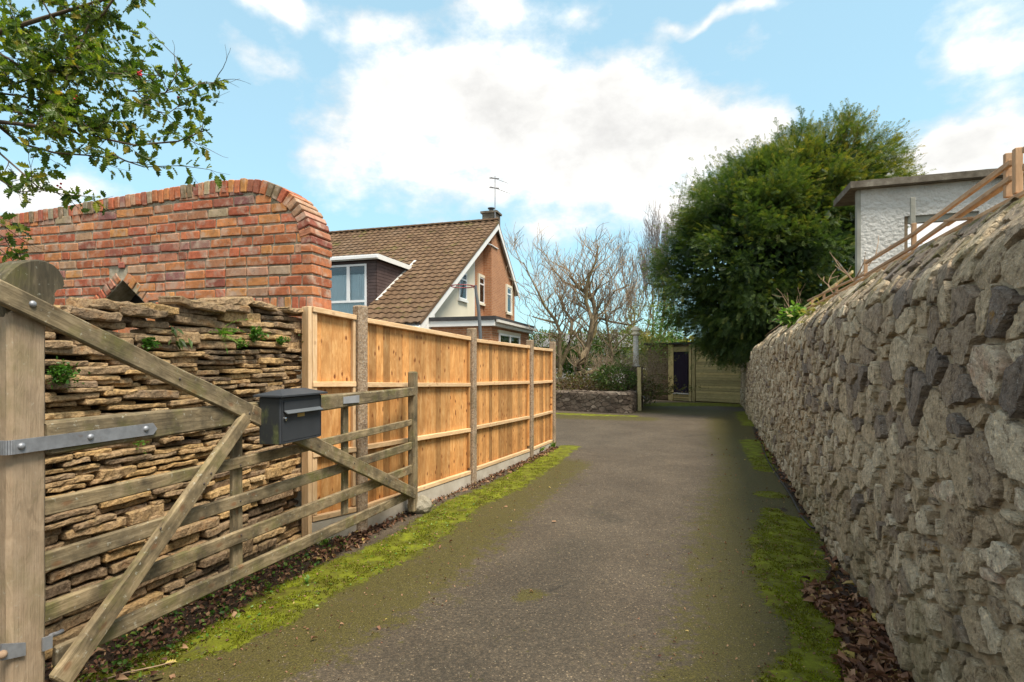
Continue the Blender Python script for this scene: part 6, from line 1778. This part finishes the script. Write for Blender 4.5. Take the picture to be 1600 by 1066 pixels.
    def lm(p, d, s):
        R = basis(np.array([list(d)]), np.array([rnd.gauss(0, .8)]))[0]
        M = Matrix([list(R[i]) for i in range(3)]).to_4x4() @ Matrix.Scale(s, 4); M.translation = p; return M
    vis = [q for q in leaves if proj(q[0])[0] > -5 and proj(q[0])[1] > -5]; rest = [q for q in leaves if not (proj(q[0])[0] > -5 and proj(q[0])[1] > -5)]
    print('holly leaves', len(leaves), len(vis))
    vis.sort(key=lambda q: q[0].y/q[2])
    wts = [3, 5, 6, 6, 5, 3, .7]
    for q in vis[:300]: obj('leaf', mes[rnd.choices(range(7), wts)[0]+7*rnd.randint(0, 3)], t, lm(*q))
    mb = MB()
    for q in vis[300:]+rest:
        M = lm(*q); V, Fc = tm[rnd.randint(0, 3)]; mb.add([M @ Vector(v) for v in V], Fc, rnd.choices((.05, .25, .42, .58, .72, .86, .97), wts)[0])
    mb.build('small_leaves', 'holly_leaf', t, kind='stuff')
    twigs(mains).build('branches', 'holly_bark', t, smooth=True); twigs(subs).build('twigs', 'holly_bark', t, kind='stuff')
    out = [([Vector((-4.3, 3.2, 0)), Vector((-4.3, 3.2, 1.5)), Vector((-4.2, 3.1, 2.6)), Vector((-4.0, 3.1, 3.6))], .11, .05, 8)]
    for P, r0, r1, _ in mains[:6]: out.append(([Vector((-4.2, 3.1, 2.4)), (Vector((-4.1, 3.1, 3.0))+P[0])/2, P[0]], .03, r0, 6))
    twigs(out).build('trunk', 'holly_bark', t, smooth=True)
    import bmesh
    for (x, y, n) in ((216, 114, 7), (120, 150, 2), (91, 143, 2), (94, 292, 3), (282, 153, 1)):
        for _ in range(n):
            p = px(x+rnd.uniform(-5, 5), y+rnd.uniform(-5, 5), Yb-.02+rnd.uniform(-.01, .01))
            bm = bmesh.new(); bmesh.ops.create_icosphere(bm, subdivisions=2, radius=.0062); me = bpy.data.meshes.new('berry'); bm.to_mesh(me); bm.free(); me.materials.append(MATS['berry']); me.shade_smooth()
            obj('berry', me, t, Matrix.Translation(p))
holly()

# ================================================================ small plants in the walls and on the ground
def tuft(name, p, nrm, n, size, spread, label, cat='plant', mat='fresh_leaf', tmpl=None, seed=0, group=None, tone=(.1, .9), hang=0.0):
    rs = np.random.RandomState(seed); nn = np.array(nrm)
    o = rs.normal(scale=1, size=(n, 3))*spread; P = np.array(p)+o*.6+nn*np.abs(o[:, :1])*.5
    D = nn*.9+rs.normal(scale=.7, size=(n, 3))+np.array([0, 0, .5-hang])
    tv, tf = tmpl or leaf_t(.55)
    V, Fc, T = stamp(tv, tf, P, basis(D, rs.normal(scale=.6, size=n)), size*(.6+.8*rs.rand(n)), tone[0]+(tone[1]-tone[0])*rs.rand(n))
    o = obj(name, npmesh(name, V, Fc, T, mat)); tag(o, label, cat, group)
    if n > 200: o['kind'] = 'stuff'
    return o
def dpt(x, y, o=.02): return ray(x, y, D0+DN*o, DN)
fern = spray_t(8, .12, .26, .5, 3)
tuft('wall_plant', dpt(229, 538), DN, 230, .022, .028, 'round green cushion plant high in the drystone wall', seed=1, tone=(.0, .55))
tuft('wall_fern', dpt(343, 522), DN, 16, .12, .02, 'bright fern with long fronds near the top of the drystone wall', seed=2, tmpl=spray_t(8, .2, .22, .6, 3), tone=(.5, 1))
tuft('wall_plant', dpt(396, 522), DN, 260, .024, .035, 'leafy green clump in the drystone wall right of the fern', seed=3, tone=(.1, .6))
tuft('wall_plant', dpt(436, 533), DN, 150, .022, .028, 'small green clump nearest the fence end post', seed=4, tone=(.1, .6))
tuft('wall_plant', dpt(374, 538), DN, 110, .020, .025, 'little green clump just under the leafy one', seed=5, tone=(.1, .7))
tuft('wall_plant', dpt(92, 585), DN, 420, .018, .045, 'creeping green plant beside the gate heel post', seed=6, tone=(.0, .5))
tuft('ivy_sprig', dpt(275, 528), DN, 14, .07, .05, 'dark drooping ivy sprig in the drystone wall', seed=7, mat='shrub_leaf', tmpl=quad_leaf(.3), hang=1.2, tone=(.1, .5))
tuft('ivy_sprig', dpt(474, 532), DN, 50, .03, .03, 'dark ivy sprig in the corner beside the fence', seed=8, mat='shrub_leaf', tone=(.1, .5))
tuft('wall_plant', dpt(215, 692), DN, 30, .02, .03, 'tiny green leaves just below the gate top rail', seed=9, tone=(.3, .8))
# plants on the right-hand wall
wp = lambda u, v, o=.02: wpos(u, v, o)
def on_slope(x, y): return ray(x, y, Vector((.94+.372*8, 8, 0))-WN*.34, WN)
tuft('coping_plant', on_slope(1252, 495), WN, 330, .09, .12, 'bright green leafy weed on top of the stone wall', seed=11, hang=.3, tone=(.4, 1))
tuft('coping_moss', on_slope(1290, 492), WN, 260, .06, .12, 'yellowish moss clump on the coping beside the batten fence', seed=12, mat='olive_leaf', tone=(.5, 1))
def dead_stems(x, y, Y, n, L, label, seed, d0=(-.6, 0, .7)):
    rnd = random.Random(seed); b = on_slope(x, y); out = []
    for _ in range(n): grow(b, Vector(d0)+Vector((rnd.gauss(0, .5), rnd.gauss(0, .5), rnd.gauss(0, .35))), L*rnd.uniform(.5, 1), .008, 1, rnd, out, .7, .1, .08, (1, 2), .004, .12, .6)
    tag(twigs(out).build('dead_stems', 'dead_twig'), label, 'dead plant')
dead_stems(1238, 492, 0, 6, .38, 'bleached dead stems on top of the wall left of the weed', 1)
dead_stems(1334, 440, 0, 4, .34, 'bleached dead stems in front of the roughcast corner', 2, (-.5, 0, .9))
dead_stems(1303, 460, 0, 3, .30, 'thin dead stem beside the old grey rails', 3, (-.2, 0, 1))
# leaf litter and weeds
def scatter(name, pts, size, mat, label, cat, tm, seed, flat=.35, tone=(0, 1), h=.006, hvar=.015):
    rs = np.random.RandomState(seed); P = np.array([(x, y, hz(x, y)+h+rs.rand()*hvar) for x, y in pts]); n = len(P)
    a = rs.rand(n)*6.28; D = np.stack([np.cos(a), np.sin(a), rs.normal(scale=flat, size=n)], -1)
    V, Fc, T = stamp(*tm, P, basis(D, rs.normal(scale=flat*1.6, size=n)), size*(.45+.9*rs.rand(n)), tone[0]+(tone[1]-tone[0])*rs.rand(n)**1.0)
    o = obj(name, npmesh(name, V, Fc, T, mat), kind='stuff'); tag(o, label, cat); return o
def sample(mask, n, seed, ymax=14, ymin=1.2):
    rs = np.random.RandomState(seed); w = mask*(GY < ymax)*(GY > ymin); p = (w/w.sum()).ravel(); i = rs.choice(p.size, n, p=p)
    return list(zip(GX.ravel()[i]+rs.uniform(-.03, .03, n), GY.ravel()[i]+rs.uniform(-.03, .03, n)))
pit = ff([SOIL[1], SOIL[2]]); pit2 = ff([SOIL[1]], sharp=(.7, 1.1)); strip = field(GX, GY, SOIL[0], sharp=(.5, 1.25))
litter = (leaf_t(.6, .5, .35))
scatter('fallen_leaves', sample(pit2, 1500, 1, 5)+sample(pit, 700, 2, 12), .055, 'dead_leaf', 'brown fallen leaves in the hollow at the foot of the stone wall', 'fallen leaves', litter, 1, .5, hvar=.03)
bl = [(505, 872), (560, 845), (600, 820), (640, 800), (700, 772), (745, 757), (800, 733), (865, 702)]
lm_ = field(GX, GY, [(x, y, .09) for x, y in bl]); scatter('fence_litter', sample(lm_, 900, 3, 11), .042, 'dead_leaf', 'dry leaves gathered along the foot of the timber fence', 'fallen leaves', litter, 2, .5, hvar=.02)
scatter('gate_litter', sample(strip*(GY < 5.2)*(GX > -1.75+.29*(GY-4.75)-.1), 1300, 4, 5.4), .036, 'dead_leaf', 'scattered fallen leaves under the gate', 'fallen leaves', litter, 3, .45)
scatter('drive_litter', sample(np.clip(olive+moss*.6+.02, 0, 1)*(GX > -1.5), 110, 5, 12), .028, 'dead_leaf', 'odd leaves and chips lying on the driveway', 'fallen leaves', litter, 4, .3, tone=(.5, 1))
scatter('wall_foot_weeds', sample(strip*(GY < 4.8), 900, 6, 5), .028, 'fresh_leaf', 'low green weeds under the gate', 'weeds', leaf_t(.6), 5, .6, h=.004, hvar=.03)
# moss cushions: minute upright blades over the painted moss
br = np.array([[0.0]])
rs1 = np.random.RandomState(5); cand = sample(np.clip(moss-.45, 0, 1)*(1/(GY**1.3)), 60000, 7, 9)
cand = [(x, y) for x, y in cand if pnoise(Vector((x*7, y*7, 1)))+pnoise(Vector((x*22, y*22, 4)))*.8 > -.12]
P = np.array([(x, y, hz(x, y)-.001) for x, y in cand]); n = len(P)
D = rs1.normal(scale=.55, size=(n, 3))+np.array([0, 0, 1.0]); tv, tf = quad_leaf(.55, .1)
tn = np.array([.5+.45*pnoise(Vector((x*3, y*3, 8)))+.25*pnoise(Vector((x*14, y*14, 2))) for x, y in cand])+rs1.normal(scale=.12, size=n)
V, Fc, T = stamp(tv, tf, P, basis(D, rs1.rand(n)*6.3), rs1.uniform(.006, .014, n), tn)
tag(obj('moss', npmesh('moss', V, Fc, T, 'moss_tuft'), kind='stuff'), 'bright green moss along the driveway edges', 'moss')
# loose grit, stones
rs2 = np.random.RandomState(6)
pts = sample(np.clip(.2+1.6*soil+.5*olive+.3*roughp, 0, 2)*(GX > -1.75+.29*(GY-4.75))*(GX < .8+.372*GY)/(GY**1.5), 5200, 8, 8)
tv = np.array([(1, 0, 0), (-.4, .8, 0), (-.5, -.8, 0), (0, 0, .7), (0, 0, -.5)]); tf = np.array([(0, 1, 3), (1, 2, 3), (2, 0, 3), (1, 0, 4), (2, 1, 4), (0, 2, 4)])
P = np.array([(x, y, hz(x, y)+.001) for x, y in pts]); V, Fc, T = stamp(tv, tf, P, orient(len(P)), rs2.uniform(.0015, .0048, len(P)), rs2.rand(len(P)))
tag(obj('grit', npmesh('grit', V, Fc, T, 'boulder'), kind='stuff'), 'loose grit on the driveway', 'gravel')
scatter('debris', sample(np.clip(soil*2+moss*.6+olive*.4, 0, 2)*(GX > -1.75+.29*(GY-4.75))/GY, 3600, 15, 9), .016, 'dead_leaf', 'fine leaf fragments over the driveway edges', 'leaf litter', (leaf_t(.5, .4, .2)), 14, .5, h=.004, hvar=.008, tone=(.1, 1))
scatter('moss_weeds', sample(moss*(GY < 6.5)*(GX < 0), 420, 16, 6.5), .018, 'fresh_leaf', 'small pale weeds scattered through the moss', 'weeds', leaf_t(.6), 15, .5, h=.006, hvar=.012, tone=(.4, 1))
# a few things one can pick out
def weed(x, y, n, s, label, seed, tone=(.5, 1)):
    p = g(x, y); tuft('weed', (p[0], p[1], hz(*p)+.006), (0, 0, 1), n, s, .018, label, 'weed', seed=seed, tone=tone)
weed(322, 938, 26, .045, 'leafy green weed poking under the bottom gate rail', 21); weed(420, 922, 10, .03, 'tiny pale weed on the moss edge below the gate middle', 22)
weed(508, 850, 30, .035, 'green weed at the base of the fence end post', 23); weed(865, 700, 30, .07, 'green weed at the foot of the last concrete post', 24)
weed(842, 708, 14, .09, 'grassy weed beside the gravel board of the last panel', 25); weed(478, 915, 9, .03, 'tiny pale weed amid moss, right of the middle one', 26)
weed(700, 735, 1, .01, 'speck of green leaf against the gravel board', 27) if False else None
def single_leaf(x, y, s, rot, label, tone, name='fallen_leaf', tm=4):
    V, Fc = holly_mesh(tm); p = g(x, y)
    M = Matrix.Translation((p[0], p[1], hz(*p)+.012)) @ Matrix.Rotation(rot, 4, 'Z') @ Matrix.Rotation(.2, 4, 'X') @ Matrix.Scale(s, 4)
    tag(obj(name, mesh(name, V, Fc, 'fresh_leaf' if tone > 1 else 'dead_leaf', False, {'tone': [min(tone, 1.0)]*len(V)}), None, M), label, 'leaf')
single_leaf(208, 1047, .085, 2.9, 'yellow green fallen leaf beside the twig', 2); single_leaf(258, 1040, .05, .4, 'orange fallen leaf at the end of the twig', 1)
single_leaf(272, 972, .05, 1, 'yellow fallen leaf on the soil below the gate', 2); single_leaf(272, 950, .06, 2, 'larger yellowing leaf beside the leafy weed', 2); single_leaf(228, 1000, .05, .2, 'brown curled leaf lying on bare soil', .8)
single_leaf(1338, 960, .07, 1.3, 'pale tan leaf standing in the leaf filled hollow', .9); single_leaf(862, 818, .05, .3, 'pale twig like leaf on the tarmac beside the moss', .9)
p0, p1, p2 = g(195, 1058), g(245, 1046), g(272, 1038)
mb = MB(); mb.tube([Vector((*g(150, 1070), .012)), Vector((*p0, .02)), Vector((*p1, .016)), Vector((*p2, .014))], [.004, .004, .0035, .002], 5); tag(mb.build('twig', 'dead_twig'), 'thin brown twig lying on the moss by the gate foot', 'twig')
